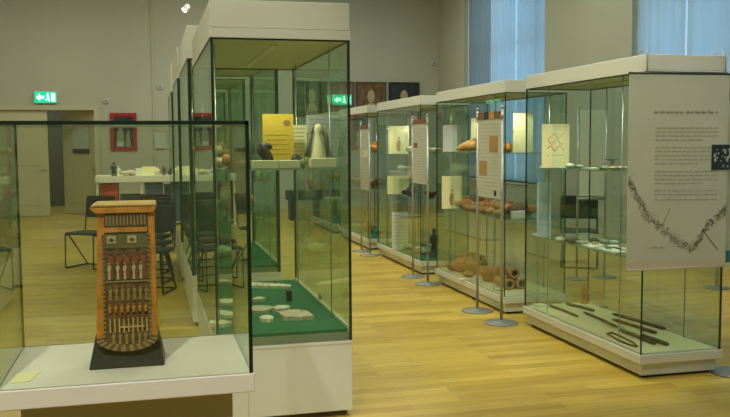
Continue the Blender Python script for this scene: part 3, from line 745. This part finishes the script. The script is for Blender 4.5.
sticks = [((549, 306.3), (577.5, 317.5), .012, 'thin dark stick at the left end of the cream tray'),
          ((566, 305), (594, 312), .014, 'brownish stick behind the thin left one, near the figurine'),
          ((584, 313.5), (617, 328.2), .012, 'thin stick slanting through the middle of the cream tray'),
          ((613, 315.5), (665, 330.5), .015, 'longest dark stick, rearmost on the right half of the tray'),
          ((613, 321), (656, 334.5), .014, 'dark stick just in front of the longest one'),
          ((620, 331.5), (655, 345.5), .014, 'dark stick second from the front, crossing the glass corner'),
          ((641, 337.5), (668, 346.5), .016, 'short thick dark stick at the right front of the tray')]
for i, (a, c, r_, l) in enumerate(sticks):
    A, B = onz(*a, z), onz(*c, z); A.x = max(RX0+.03, min(RX1-.03, A.x)); B.x = max(RX0+.03, min(RX1-.03, B.x))
    A.z = B.z = z+r_; mid = (A+B)/2+Vector((.006, 0, 0)); b = MB(); b.tube([A, A.lerp(B, .1), mid, A.lerp(B, .9), B], [r_*.6, r_, r_*.9, r_, r_*.7], 'old_wood', 8)
    finish(b, 'wooden_stick', l, 'stick')
pts = [onz(*q, z) for q in ((607, 334.5), (612, 333.6), (622, 338), (634, 344), (637, 347.5), (630, 346), (618, 341))]
b = MB(); pl = [(v.x, v.y) for v in pts]
for i in range(7): 
    A = Vector((*pl[i], z+.008)); B = Vector((*pl[(i+1) % 7], z+.008)); b.tube([A, B], .008, 'old_wood', 6)
finish(b, 'wooden_loop', 'narrow looped wooden object at the front edge of the tray', 'wooden loop')
c = onz(604, 308, z); lbl(603.5, 307.5, z, .05, .05, 'ink_soft', 'small dark label at the back of the cream tray')
c = onz(538, 305.5, z); lbl(539, 305.5, z, .09, .08, 'card_white', 'small white label in the left corner of the cream tray')
c = onz(584.5, 303.5, z); figurine((min(c.x, RX1-.06), c.y, z), .19, 'terra_orange', 'orange brown standing figurine at the back of the cream tray')

# ---- second right case: terracotta
z1, z2, zt_ = 1.505, .885, RZB+.006
def Q(x, y, Y, zz): return Vector((ony(x, y, Y).x, Y, zz))
card(443, 457, 152, 8.7, 125, z1, 'card_grey', 'grey green card at the left of the top shelf in the second right case')
card(471, 477.5, 150, 8.5, 118, z1, 'card_pale', 'narrow yellow card half hidden by the information stand')
card(513, 533, 150, 7.75, 113, z1, 'card_pale', 'tall pale yellow card at the right of the top shelf in the second right case')
card(442, 462, 207, 8.75, 176, z2, 'card_pale', 'yellow card on the middle shelf of the second right case', marks='figure')
# horn-shaped vessel
c = Q(467, 150, 8.5, z1); rr_ = empty('horn_vessel', c); tag(rr_, 'golden horn shaped vessel on the top shelf left of the stand', 'vessel')
b = MB(); b.tube([c+Vector((-.12, 0, .025)), c+Vector((-.06, 0, .045)), c+Vector((.02, 0, .06)), c+Vector((.09, 0, .08))], [.012, .04, .055, .06], 'gold', 14); b.build('body', None, rr_)
b = MB(); b.tube([c+Vector((.09, 0, .08)), c+Vector((.105, 0, .085))], [.07, .066], 'terra_orange', 14); b.build('rim', None, rr_)
jar(Q(508, 150, 7.9, z1), .06, .1, 'terra_orange', 'orange round jar between the stand and the tall pale card')
lump(Q(489, 150, 8.1, z1), (.06, .05, .04), 'gold', 'golden lump on the top shelf behind the stand', seed=4)
ms = [(449, 8.95), (458, 8.8), (466, 8.6), (473, 8.7), (480, 8.35), (487, 8.25), (495, 8.05), (502, 7.95), (511, 7.8), (519, 7.65), (527, 7.7)]
mm_ = ['terra', 'terra_light', 'terra', 'terra_dark', 'terra_light', 'terra', 'terra', 'terra_light', 'terra', 'terra_dark', 'terra']
for i, ((x, Y), m) in enumerate(zip(ms, mm_)):
    nm = ordl[i]; c = Q(x, 208, Y, z2); c.x = max(RX0+.1, min(RX1-.1, c.x)); wd = words[m]
    if i % 3 == 0: lump(c, (.12, .09, .065), m, '%s terracotta fragment, %s from the left on the crowded shelf' % (wd, nm), seed=i)
    elif i % 3 == 1: bowl(c, .105, .09, m, '%s terracotta bowl, %s from the left on the crowded shelf' % (wd, nm))
    else: jar(c, .08, .14, m, '%s terracotta jar, %s from the left on the crowded shelf' % (wd, nm))
for i, (x, Y) in enumerate([(455, 8.45), (470, 8.2), (484, 7.95), (498, 7.75), (463, 8.3), (491, 7.85)]):
    c = Q(x, 210, Y, z2); c.x = max(RX0+.09, min(RX1-.1, c.x)); lump(c, (.07, .06, .035), ['terra', 'terra_light'][i % 2], 'low %s terracotta piece, %s in the front line of the middle shelf' % (['red brown', 'light orange'][i % 2], ordl[i]), seed=20+i)
c = Q(516, 213, 7.5, z2); c.x = RX0+.2; block((c.x, 7.42, z2), .15, .04, .07, 'card_white', 'white upright label block at the right end of the middle shelf', 'label_block', 'label')
def TT(x, y): 
    c = onz(x, y, zt_); c.x = max(RX0+.1, min(RX1-.12, c.x)); return c
bowl(TT(452, 271), .10, .09, 'terra', 'red brown bowl at the left end of the second right case tray')
jar(TT(462, 272), .09, .2, 'terra', 'round red brown jar beside the leftmost bowl on the tray')
jar(TT(472, 274), .10, .24, 'terra_light', 'tall light terracotta jug on the tray, left of the stand pole', handle=True)
lump(TT(466, 277), (.06, .05, .03), 'terra_light', 'small light shard in front of the tall jug', seed=3)
bowl(TT(489, 281), .13, .14, 'terra', 'large deep terracotta bowl between the two stand poles')
jar(TT(482, 270), .07, .16, 'terra_dark', 'dark jar behind the large deep bowl')
bowl(TT(497, 275), .08, .07, 'terra_light', 'light bowl behind the large deep bowl')
c0 = TT(510, 290); R_ = .054
pipe((c0.x, c0.y, zt_), R_, .3, 'terra_light', 'lower left clay tube of the stacked three')
pipe((c0.x+.125, c0.y, zt_), R_, .3, 'terra_light', 'lower right clay tube of the stacked three')
pipe((c0.x+.0625, c0.y+.02, zt_+.104), R_, .28, 'terra_light', 'topmost clay tube lying on the other two')
lbl(462, 279.5, zt_, .05, .05, 'card_white', 'small white label on the tray in front of the pots')
lbl(499, 290, zt_, .10, .08, 'stone', 'flat cream label left of the clay tubes')

# ---- third right case
z1, z2, zt_ = 1.46, .92, RZB+.006
card(388.5, 409, 153, 11.0, 126, z1, 'card_pale', 'yellow card with a brown figure on the top shelf of the third right case', marks='figure')
card(387.5, 409, 196, 11.0, 176, z2, 'card_pale', 'yellow card without print on the middle shelf of the third right case')
card(392, 408, 238, 10.9, 212, zt_, 'card_white', 'pale text card standing in the green tray of the third right case', marks='text')
for i, (x, Y, zz, k, m, l) in enumerate([(399, 10.6, z2, 'l', 'stone_dark', 'dark lump before the plain yellow card in the third right case'),
      (411, 10.5, z2, 'j', 'terra_dark', 'dark jar right of the plain yellow card'), (431, 10.1, z2, 'b', 'terra_dark', 'dark bowl right of the narrow information panel'),
      (436, 10.05, z1, 'b', 'stone', 'pale bowl at the right end of the top shelf, third right case'), (413, 10.6, z1, 'l', 'stone', 'pale fragment right of the yellow figure card'),
      (426, 10.4, zt_, 'l', 'glassy', 'green lump in the tray behind the stand poles'), (408, 10.9, zt_, 'l', 'glassy', 'green lump beside the pale text card'),
      (434, 10.15, zt_, 'f', 'stone_dark', 'dark standing figure at the right end of the green tray'), (418, 10.5, zt_, 'b', 'stone_brown', 'brown bowl in the green tray of the third right case')]):
    c = Q(x, 200, Y, zz); c.x = max(RX0+.1, min(RX1-.1, c.x))
    if k == 'l': lump(c, (.09, .08, .045), m, l, seed=i)
    elif k == 'j': jar(c, .07, .15, m, l)
    elif k == 'b': bowl(c, .09, .08, m, l)
    else: figurine(c, .36, m, l, w=.05)
# ---- fourth and fifth right cases
for i, (x, Y, zz, k, m, l) in enumerate([(376, 13.0, z1, 'j', 'terra_orange', 'orange jar on the top shelf of the fourth right case'),
      (357, 13.9, z2, 'b', 'terra', 'red brown bowl at the left of the middle shelf, fourth right case'), (365, 13.5, z2, 'j', 'terra', 'red brown jar on the middle shelf, fourth right case'),
      (373, 13.1, z2, 'b', 'terra_light', 'light bowl on the middle shelf, fourth right case'), (380, 12.9, z2, 'l', 'terra_dark', 'dark fragment at the right of the middle shelf, fourth right case'),
      (368, 13.3, zt_, 'j', 'terra', 'red jar on the green tray of the fourth right case'), (380, 12.9, zt_, 'l', 'glassy', 'green lump on the tray of the fourth right case'),
      (338, 15.6, z2, 'j', 'terra_light', 'light jar on the middle shelf of the farthest right case'), (330, 16.2, z2, 'b', 'terra', 'red bowl on the middle shelf of the farthest right case')]):
    c = Q(x, 200, Y, zz); c.x = max(RX0+.1, min(RX1-.1, c.x))
    if k == 'l': lump(c, (.10, .08, .06), m, l, seed=i)
    elif k == 'j': jar(c, .09, .17, m, l)
    else: bowl(c, .11, .10, m, l)

# ------------------------------------------------------------------ information stands
def info_stand(x, ya, yb_, z0, z1, top, label, prints):
    """two poles on round bases carrying a narrow panel that faces the aisle; ya far, yb_ near"""
    r = empty('information_stand', (x, (ya+yb_)/2, 0)); tag(r, label, 'information stand')
    dr = 3.152-x if x < 3.02 else 3.185-x
    for y in (ya, yb_):
        b = MB(); b.lathe([(dr, 0), (dr, .006), (dr-.01, .012), (.03, .016), (.02, .03)], (x, y, 0), 'disc', 32); bs = b.build('base', None, r)
        b = MB(); b.tube([(x, y, .02), (x, y, top)], .012, 'steel', 12); b.lathe([(.012, top), (.018, top+.005), (.018, top+.015), (.01, top+.022)], (x, y, 0), 'steel', 12); b.build('pole', None, r)
    p = bx(x-.006, x+.006, yb_+.015, ya-.015, z0, z1).build('panel', 'banner', r)
    w = ya-yb_-.03
    def part(name, m, u0, u1, v0, v1):   # u from the left as seen from the aisle
        bx(x-.009, x-.006, ya-.015-u1*w, ya-.015-u0*w, z1-v1*(z1-z0), z1-v0*(z1-z0)).build(name, m, p)
    for a in prints: part(*a)
    b = MB(); rr = random.Random(5)
    for i in range(20):
        v = .14+i*.042
        for u0, u1 in ((.08, .92),):
            u = u0
            while u < u1:
                l = rr.uniform(.04, .12)
                if not any(a[3] > u-.04 and a[2] < u+l+.03 and a[5] > v-.012 and a[4] < v+.012 for a in prints):
                    b.box(x-.0075, x-.006, ya-.015-min(u+l, u1)*w, ya-.015-u*w, z1-(v+.007)*(z1-z0), z1-v*(z1-z0))
                u += l+.035
    b.build('lettering', 'ink_faint', p)
    for y in (ya, yb_):
        for zz in (z0+.05, z1-.05): bx(x-.014, x+.014, y-.018, y+.018, zz-.012, zz+.012).build('clamp', 'steel', r)
strip = [('heading_picture', 'brownprint', 0, .28, 0, .085), ('heading_picture', 'dark_art', .28, .5, 0, .085), ('heading_picture', 'terra_light', .5, .72, 0, .085), ('heading_picture', 'brown_art', .72, 1, 0, .085)]
info_stand(3.0, 7.53, 6.957, 1.10, 1.875, 1.90, 'nearest information stand, narrow text panel on two steel poles', strip+[('picture', 'ink_brown', .52, .88, .28, .46), ('picture', 'ink_brown', .08, .42, .57, .74), ('emblem', 'ink', .72, .82, .91, .97)])
info_stand(3.04, 9.70, 9.14, 1.13, 1.87, 1.90, 'middle information stand, in front of the third right case', [('heading_picture', 'brownprint', 0, 1, 0, .07), ('picture', 'brownprint', .1, .36, .36, .44)])
info_stand(3.04, 12.25, 11.75, .93, 1.87, 1.90, 'farthest information stand along the right hand row', [('heading_picture', 'brownprint', 0, 1, 0, .07), ('picture', 'stone', .3, .8, .4, .5)])
# stand behind the nearest case
def back_stand():
    Y = 9.0; a, c = ony(578, 150, Y).x, ony(606, 150, Y).x; z1 = ony(590, 110, Y).z; z0 = ony(590, 196, Y).z
    r = empty('information_stand', ((a+c)/2, Y, 0)); tag(r, 'pale green panel on two poles behind the nearest right case', 'information stand')
    bx(a+.02, c-.02, Y-.006, Y+.006, z0, z1).build('panel', 'card_white', r)
    for x in (a, c):
        b = MB(); b.lathe([(.15, 0), (.15, .006), (.14, .012), (.02, .02)], (x, Y, 0), 'disc', 28); b.build('base', None, r)
        b = MB(); b.tube([(x, Y, .02), (x, Y, z1+.05)], .013, 'steel', 10); b.build('pole', None, r)
    b = MB(); b.tube([(a, Y, z0-.03), (c, Y, z0-.03)], .02, 'steel', 8); b.build('crossbar', None, r)
back_stand()
Y = 8.0; xx = ony(717.5, 250, Y).x
r = empty('information_stand', (xx, Y, 0)); tag(r, 'white pole seen just below the right end of the banner', 'information stand')
b = MB(); b.tube([(xx, Y, .02), (xx, Y, 1.7)], .022, 'header', 10); b.build('pole', None, r)
b = MB(); b.lathe([(.14, 0), (.14, .006), (.13, .012), (.025, .02)], (xx, Y, 0), 'disc', 28); b.build('base', None, r)
bx(xx-.02, xx+.5, Y-.012, Y+.012, 1.1, 1.72).build('panel', 'banner', r)

# ------------------------------------------------------------------ banner in front of the nearest right case
BYY = 4.93
bx0, bx1 = ony(628, 170, BYY).x, ony(727.5, 170, BYY).x
bz1, bz0 = ony(640, 73.5, BYY).z, ony(640, 269, BYY).z
def BXf(x): return ony(x, 170, BYY).x
def BZf(y, x=675): return ony(x, y, BYY).z
r = empty('hanging_banner', ((bx0+bx1)/2, BYY, bz0)); tag(r, 'large pale text banner hanging on the front of the nearest right case', 'banner')
cloth = bx(bx0, bx1, BYY, BYY+.004, bz0, bz1).build('banner_sheet', 'banner', r)
b = MB(); b.tube([(bx0-.004, BYY+.002, bz1+.004), (bx1+.01, BYY+.002, bz1+.004)], .007, 'darkmetal', 10); b.build('top_rail', None, r)
b = MB(); b.tube([(bx0, BYY+.002, bz0-.002), (bx1, BYY+.002, bz0-.002)], .005, 'header', 8); b.build('bottom_rail', None, r)
for x in (646.5, 723.5):
    X = BXf(x); b = MB()
    b.tube([(X, BYY+.008, bz1), (X, BYY+.008, RZH+.012), (X, BYY+.05, RZH+.022), (X, RY[0][0]+.06, RZH+.004)], .004, 'steel', 8); b.build('hook', None, r)
bx(bx0, bx1, BYY-.0012, BYY, BZf(269), BZf(260)).build('printed_band', 'banner_peach', cloth)
y0, y1 = BYY-.0022, BYY-.0004
def tri_text(b, x0, x1, ypx, hpx, seed, tall=False):
    rr = random.Random(seed); x = x0
    while x < x1:
        l = rr.uniform(2.5, 7)
        xe = min(x+l, x1)
        k = x
        while k < xe:    # letter-like strokes
            w = rr.uniform(.45, .7); hh = hpx*rr.choice((1, 1, 1.5, .9))
            b.box(BXf(k), BXf(min(k+w, xe)), y0, y1, BZf(ypx, k), BZf(ypx-hh, k)); k += w+.45
        b.box(BXf(x), BXf(xe), y0+.0005, y1, BZf(ypx-.0, k), BZf(ypx-.28*hpx, k))
        x = xe+1.6
b = MB(); tri_text(b, 653.5, 682, 113.2, 2.0, 1); tri_text(b, 685, 716, 113.4, 2.0, 2); b.build('title_lettering', 'ink_soft', cloth)
b = MB()
for i, yy in enumerate([128.5, 132.5, 136.5, 140.5, 148, 152, 156, 160, 164, 172, 176, 180, 184, 191, 195, 200]):
    xe = 712 if i > 3 and i < 9 else 717
    tri_text(b, 655, xe-(14 if i in (3, 8, 12) else 0), yy, 1.1, 10+i)
b.build('body_lettering', 'ink_faint', cloth)
b = MB(); tri_text(b, 653, 668, 248, .8, 77); b.build('caption_lettering', 'ink_soft', cloth)
# printed sketchy chain
b = MB(); rr = random.Random(4)
path = [(629, 176), (632, 186), (637, 196), (643, 206), (648, 216), (656, 221), (664, 229), (673, 237), (682, 243), (691, 248), (698, 245), (703, 236), (709, 226), (716, 220), (724, 213), (727, 211)]
def pathpt(t):
    k = t*(len(path)-1); i = min(int(k), len(path)-2); f = k-i
    return path[i][0]*(1-f)+path[i+1][0]*f, path[i][1]*(1-f)+path[i+1][1]*f
for i in range(420):
    x, y = pathpt(i/419); x += rr.gauss(0, 1.3); y += rr.gauss(0, 2.6); x = max(629, min(726.5, x))
    a = rr.uniform(0, PI); l = rr.uniform(.8, 2.3); w = rr.uniform(.2, .5)
    dx, dy = math.cos(a)*l, math.sin(a)*l; nx, ny = -math.sin(a)*w, math.cos(a)*w
    X = lambda px_: max(bx0+.001, min(bx1-.001, BXf(px_)))
    b.prism([(X(x-dx), BZf(y-dy)), (X(x+nx), BZf(y+ny)), (X(x+dx), BZf(y+dy)), (X(x-nx), BZf(y-ny))], y0, y1-.0002)
b.build('chain_drawing', 'ink_soft', cloth)
b = MB(); b.prism([(BXf(703), BZf(231)), (BXf(704.2), BZf(230.4)), (BXf(720), BZf(251)), (BXf(719), BZf(251.6))], y0, y1)
b.prism([(BXf(664), BZf(222)), (BXf(665), BZf(222)), (BXf(671), BZf(208)), (BXf(670.2), BZf(208))], y0, y1); b.build('pen_stroke', 'ink_soft', cloth)
# photo print sticking out over the right edge
a, c = BXf(711), BXf(734)
pp = bx(a, c, BYY-.006, BYY-.0022, BZf(170.5), BZf(145)).build('photo_print', 'dark_art', r)
b = MB(); rr = random.Random(9)
for i in range(34):
    X = a+.006+(c-a-.012)*rr.random(); zz = BZf(rr.uniform(150, 168)); s_ = rr.uniform(.003, .010)
    b.prism([(X+s_*math.cos(t*PI/4), zz+s_*1.4*math.sin(t*PI/4)) for t in range(8)], BYY-.0075, BYY-.006)
b.build('pale_shapes', 'card_grey', pp)
# neighbouring banner at the picture's right edge
nx0, nx1 = bx1+.012, bx1+.75
r = empty('hanging_banner', ((nx0+nx1)/2, BYY+.05, .45)); tag(r, 'second banner with brown and teal pictures at the right picture edge', 'banner')
s2 = bx(nx0, nx1, BYY+.05, BYY+.054, .80, 2.02).build('banner_sheet', 'banner', r)
bx(nx0, nx0+.5, BYY+.047, BYY+.05, BZf(100), BZf(76)).build('brown_picture', 'brownprint', s2)
bx(nx0, nx0+.5, BYY+.047, BYY+.05, BZf(266), BZf(254)).build('teal_picture', 'teal', s2)
for X in (nx0+.12, nx1-.05):
    b = MB(); b.tube([(X, BYY+.068, .02), (X, BYY+.068, 2.05)], .012, 'steel', 10); b.build('pole', None, r)
    b = MB(); b.lathe([(.15, 0), (.15, .006), (.14, .012), (.02, .02)], (X, BYY+.068, 0), 'disc', 28); b.build('base', None, r)

# ------------------------------------------------------------------ display table at the far left with small things
Yt = 17.3; ta, tb = ony(95, 178, Yt).x, ony(222, 178, Yt).x; TT_ = 1.0
r = empty('display_table', ((ta+tb)/2, Yt+.4, 0)); tag(r, 'long white display table in front of the far wall', 'table')
bx(ta, tb, Yt, Yt+.8, TT_-.12, TT_).build('table_top', 'header', r)
for X in (ta+.02, ta+.85, ta+1.7, tb-.06):
    bx(X, X+.04, Yt+.03, Yt+.77, 0, TT_-.12).build('leg', 'header', r)
bx(ta+.02, tb-.02, Yt+.4, Yt+.44, .3, .36).build('stretcher', 'header', r)
bx(ta+.06, tb-.06, Yt+.04, Yt+.76, .05, .08).build('lower_shelf', 'card_grey', r)
for i, (o0, o1, zt2, m, l) in enumerate([(.1, .42, .84, 'book_red', 'red box under the left end of the white display table'), (.46, .82, .62, 'box_navy', 'dark box beside the red box under the display table'),
        (.93, 1.28, .84, 'box_blue', 'blue box in the middle bay under the display table, left one'), (1.31, 1.66, .80, 'box_navy', 'navy box in the middle bay under the display table, right one'),
        (1.78, 2.1, .82, 'box_blue', 'blue box under the right end of the display table'), ]):
    if ta+o1 < tb-.08:
        rb = empty('storage_box', (ta+(o0+o1)/2, Yt+.3, .08)); tag(rb, l, 'box')
        bx(ta+o0, ta+o1, Yt+.08, Yt+.6, .08, zt2-.05).build('body', m, rb); bx(ta+o0-.005, ta+o1+.005, Yt+.075, Yt+.605, zt2-.05, zt2).build('lid', m, rb)
tt = [(114, .22, 'f', 'stone_dark', 'dark standing figure leftmost on the white display table'), (118.5, .15, 'f', 'card_white', 'white figure beside the dark one on the display table'),
      (126, .09, 'b', 'stone', 'pale low bowl on the display table under the left red picture'), (131.5, .10, 'l', 'stone_brown', 'brown lump on the display table under the left red picture'),
      (139, .14, 'k', 'card_white', 'bright white block left of the cream card on the display table'), (149, .17, 'k', 'card_pale', 'wide cream card block in the middle of the display table'),
      (157, .17, 'j', 'stone', 'pale jar right of the wide cream block'), (164, .15, 'f', 'terra_dark', 'brown figure between jar and white jar on the display table'), (170, .13, 'j', 'stone_dark', 'dark jar just right of the brown figure'),
      (176, .15, 'f', 'terra_light', 'light brown figure left of the bright jar'), (183, .2, 'j', 'card_white', 'bright white jar under the right red picture'), (192, .1, 'l', 'stone', 'pale lump right of the bright jar'),
      (200, .1, 'b', 'stone', 'pale bowl at the right part of the display table'), (207, .12, 'l', 'card_white', 'white lump at the right end of the display table')]
for i, (x, h, k, m, l) in enumerate(tt):
    c = (ony(x, 175, Yt+.15).x, Yt+.15, TT_)
    if k == 'f': figurine(c, h*1.25, m, l, w=h*.25)
    elif k == 'b': bowl(c, .12, h, m, l)
    elif k == 'l': lump(c, (.11, .08, h*.5), m, l, seed=i)
    elif k == 'j': jar(c, h*.4, h, m, l)
    else: block(c, .13 if i == 4 else .26, .08, h, m, l, 'card_block', 'block')

# ------------------------------------------------------------------ chairs
def make_chair():
    r = empty('chair', (0, 0, 0))
    w = .22
    for s in (-1, 1):
        b = MB(); x = s*w
        b.tube([(x, -.20, .44), (x, -.215, .02), (x, -.19, .011), (x, .20, .011), (x, .22, .02), (x, -.13, .43)], .011, 'black', 8)
        b.build('leg', None, r)
    b = MB()
    for s in (-1, 1): b.tube([(s*w, -.2, .44), (s*w, .17, .44), (s*w, .2, .47), (s*w, .265, .91)], .011, 'black', 8)
    b.tube([(-w, .2, .011), (w, .2, .011)], .009, 'black', 8)
    b.build('frame', None, r)
    b = MB(); b.box(-.215, .215, -.22, .18, .445, .475); b.build('seat', 'chairseat', r, bevel=.012)
    b = MB(); b.prism([(.222, .64), (.250, .64), (.285, .93), (.257, .93)], -.215, .215, None, 'x'); b.build('backrest', 'chairseat', r, bevel=.008)
    return r
def dup(root):
    c = root.copy(); col.objects.link(c)
    for ch in root.children:
        d = ch.copy(); col.objects.link(d); d.parent = c
    return c
ch0 = make_chair(); first = True
def place(x, y, z_, rot, label, group=None):
    global first
    if first: o = ch0; first = False
    else: o = dup(ch0)
    o.location = (x, y, z_); o.rotation_euler = (0, 0, rot); tag(o, label, 'chair', group); return o
place(-.78, 11.7, 0, -.6, 'black chair standing alone left behind the painted box')
place(-1.78, 10.1, 0, .5, 'black chair at the far left edge, partly standing in for a pane reflection')  # chair added partly for the reflection in the left hood pane
for i, w in enumerate(('nearest', 'second', 'third', 'farthest')):
    place(-.02-.0*i, 9.55+.72*i, 0, -.35, 'black chair, %s in the row beside the tall cases, behind the painted box' % w, 'row of black chairs')
c = ony(580, 215, 9.9); place(c.x, 9.9, 0, 2.6, 'black chair behind the nearest right case')

# dark bench with basket seen through the near tall case
Yb = 17.6; a, c = ony(289, 200, Yb).x, ony(340, 200, Yb).x
r = empty('bench', ((a+c)/2, Yb+.2, 0)); tag(r, 'dark blue bench far behind the nearest tall case', 'bench')
bx(a, c, Yb, Yb+.5, .42, .62).build('seat', 'box_navy', r)
for X in (a+.05, c-.11): bx(X, X+.06, Yb+.05, Yb+.45, 0, .42).build('leg', 'black', r)
b = MB(); b.lathe([(.16, 0), (.2, .1), (.22, .26), (.2, .26), (.15, .03)], ((a+c)/2+.1, Yb+.25, .62), 'terra_light', 20); finish(b, 'basket', 'light brown basket standing on the dark blue bench', 'basket')

# ------------------------------------------------------------------ lights
def area(loc, target, size, power, colr, sy=None, spread=PI):
    l = bpy.data.lights.new('light', 'AREA'); l.energy = power; l.color = colr; l.size = size
    l.spread = spread
    if sy: l.shape = 'RECTANGLE'; l.size_y = sy
    o = bpy.data.objects.new('light', l); col.objects.link(o); o.location = loc
    d = Vector(target)-Vector(loc); o.rotation_euler = d.to_track_quat('-Z', 'Y').to_euler(); return o
def spot(loc, target, power, colr, ang=60, blend=.6, rad=.08):
    l = bpy.data.lights.new('spot', 'SPOT'); l.energy = power; l.color = colr; l.spot_size = math.radians(ang); l.spot_blend = blend; l.shadow_soft_size = rad
    o = bpy.data.objects.new('spot', l); col.objects.link(o); o.location = loc
    d = Vector(target)-Vector(loc); o.rotation_euler = d.to_track_quat('-Z', 'Y').to_euler(); return o
WARM = (.98, 1, .85)
for y in (1.0, 6.5, 12, 17): 
    for x in (-2.4, 2.1, 5.4):
        area((x, y, 5.5), (x, y, 0), 1.2, 1.15*(62 if x != 2.1 else 95)*(.35 if y < 2 and x > 0 else .5 if x > 5 else 1), WARM)
spot((-.9, .6, 4.8), (-.05, 3.3, .8), 620, (1, .96, .86), 32, .8)
spot((1.3, 1.2, 3.9), (.72, 4.79, .15), 230, (1, .95, .84), 18, .9)
spot((-.7, 3.0, 5.0), (.8, 5.2, 1.4), 90, (1, .96, .82), 22, .8)
spot((1.6, 3.2, 5.2), (3.2, 6.5, .6), 300, (1, .93, .72), 50, .8)
spot((1.4, 7.5, 5.2), (3.2, 9.0, .8), 260, (1, .93, .72), 55, .8)
for (y0, y1, z0, z1) in WIN:
    area((XR+1.0, (y0+y1)/2, (z0+z1)/2), (0, (y0+y1)/2, (z0+z1)/2), y1-y0, 27*(y1-y0), (.36, .76, 1), z1-z0)
area((XR+1.0, 2.15, 2.9), (0, 2.15, 2.9), 2.6, 300, (.50, .78, 1), 4)
# unseen spots under the ceiling, added to light the cases and far table
for x, y, tx, ty, tz, p in ((2.0, 4.6, 3.4, 5.9, .5, 210), (1.9, 9.8, 3.4, 10.8, .6, 200), (1.9, 12.4, 3.4, 13.4, .6, 160),
                            (-.6, 3.6, .75, 5.6, .6, 260), (-1.0, 7.2, .75, 8.6, .8, 200), (-.8, 15.6, .2, 17.6, .9, 650)):
    spot((x, y, 5.2), (tx, ty, tz), p, (1, .96, .78), 40, .8)
for (xa, xb, rows, zt9) in ((RX0, RX1, RY, RZG), (LX0, LX1, LY, LZG)):      # small downlights inside the case headers
    for y0, y1 in rows:
        for k in (.12, .45, .78):
            yy = y0+(y1-y0)*k
            spot(((xa+xb)/2-.05, yy, zt9-.03), ((xa+xb)/2, yy+.25, 0), 15, (1, .96, .78), 130, .6, .012)
area((-2.5, 22.5, 3.1), (-2.5, 22.5, 0), .6, 36, WARM)

w = bpy.data.worlds.new('world'); sc.world = w; w.use_nodes = True
bg = w.node_tree.nodes['Background']; bg.inputs['Color'].default_value = (.55, .78, 1, 1); bg.inputs['Strength'].default_value = 1.0

sc.view_settings.view_transform = 'Standard'; sc.view_settings.look = 'None'; sc.view_settings.gamma = 1
sc.view_settings.use_curve_mapping = False; sc.view_settings.exposure = -0.17
cy = sc.cycles
cy.transparent_max_bounces = 96; cy.max_bounces = 10; cy.diffuse_bounces = 4; cy.glossy_bounces = 4; cy.transmission_bounces = 4
cy.caustics_reflective = False; cy.caustics_refractive = False; cy.sample_clamp_indirect = 4; cy.use_denoising = True
for l_, n_ in LAB.items():
    if n_ > 1: print('DUPLICATE LABEL', l_, n_)
    if not 4 <= len(l_.split()) <= 16: print('LABEL LENGTH', len(l_.split()), l_)
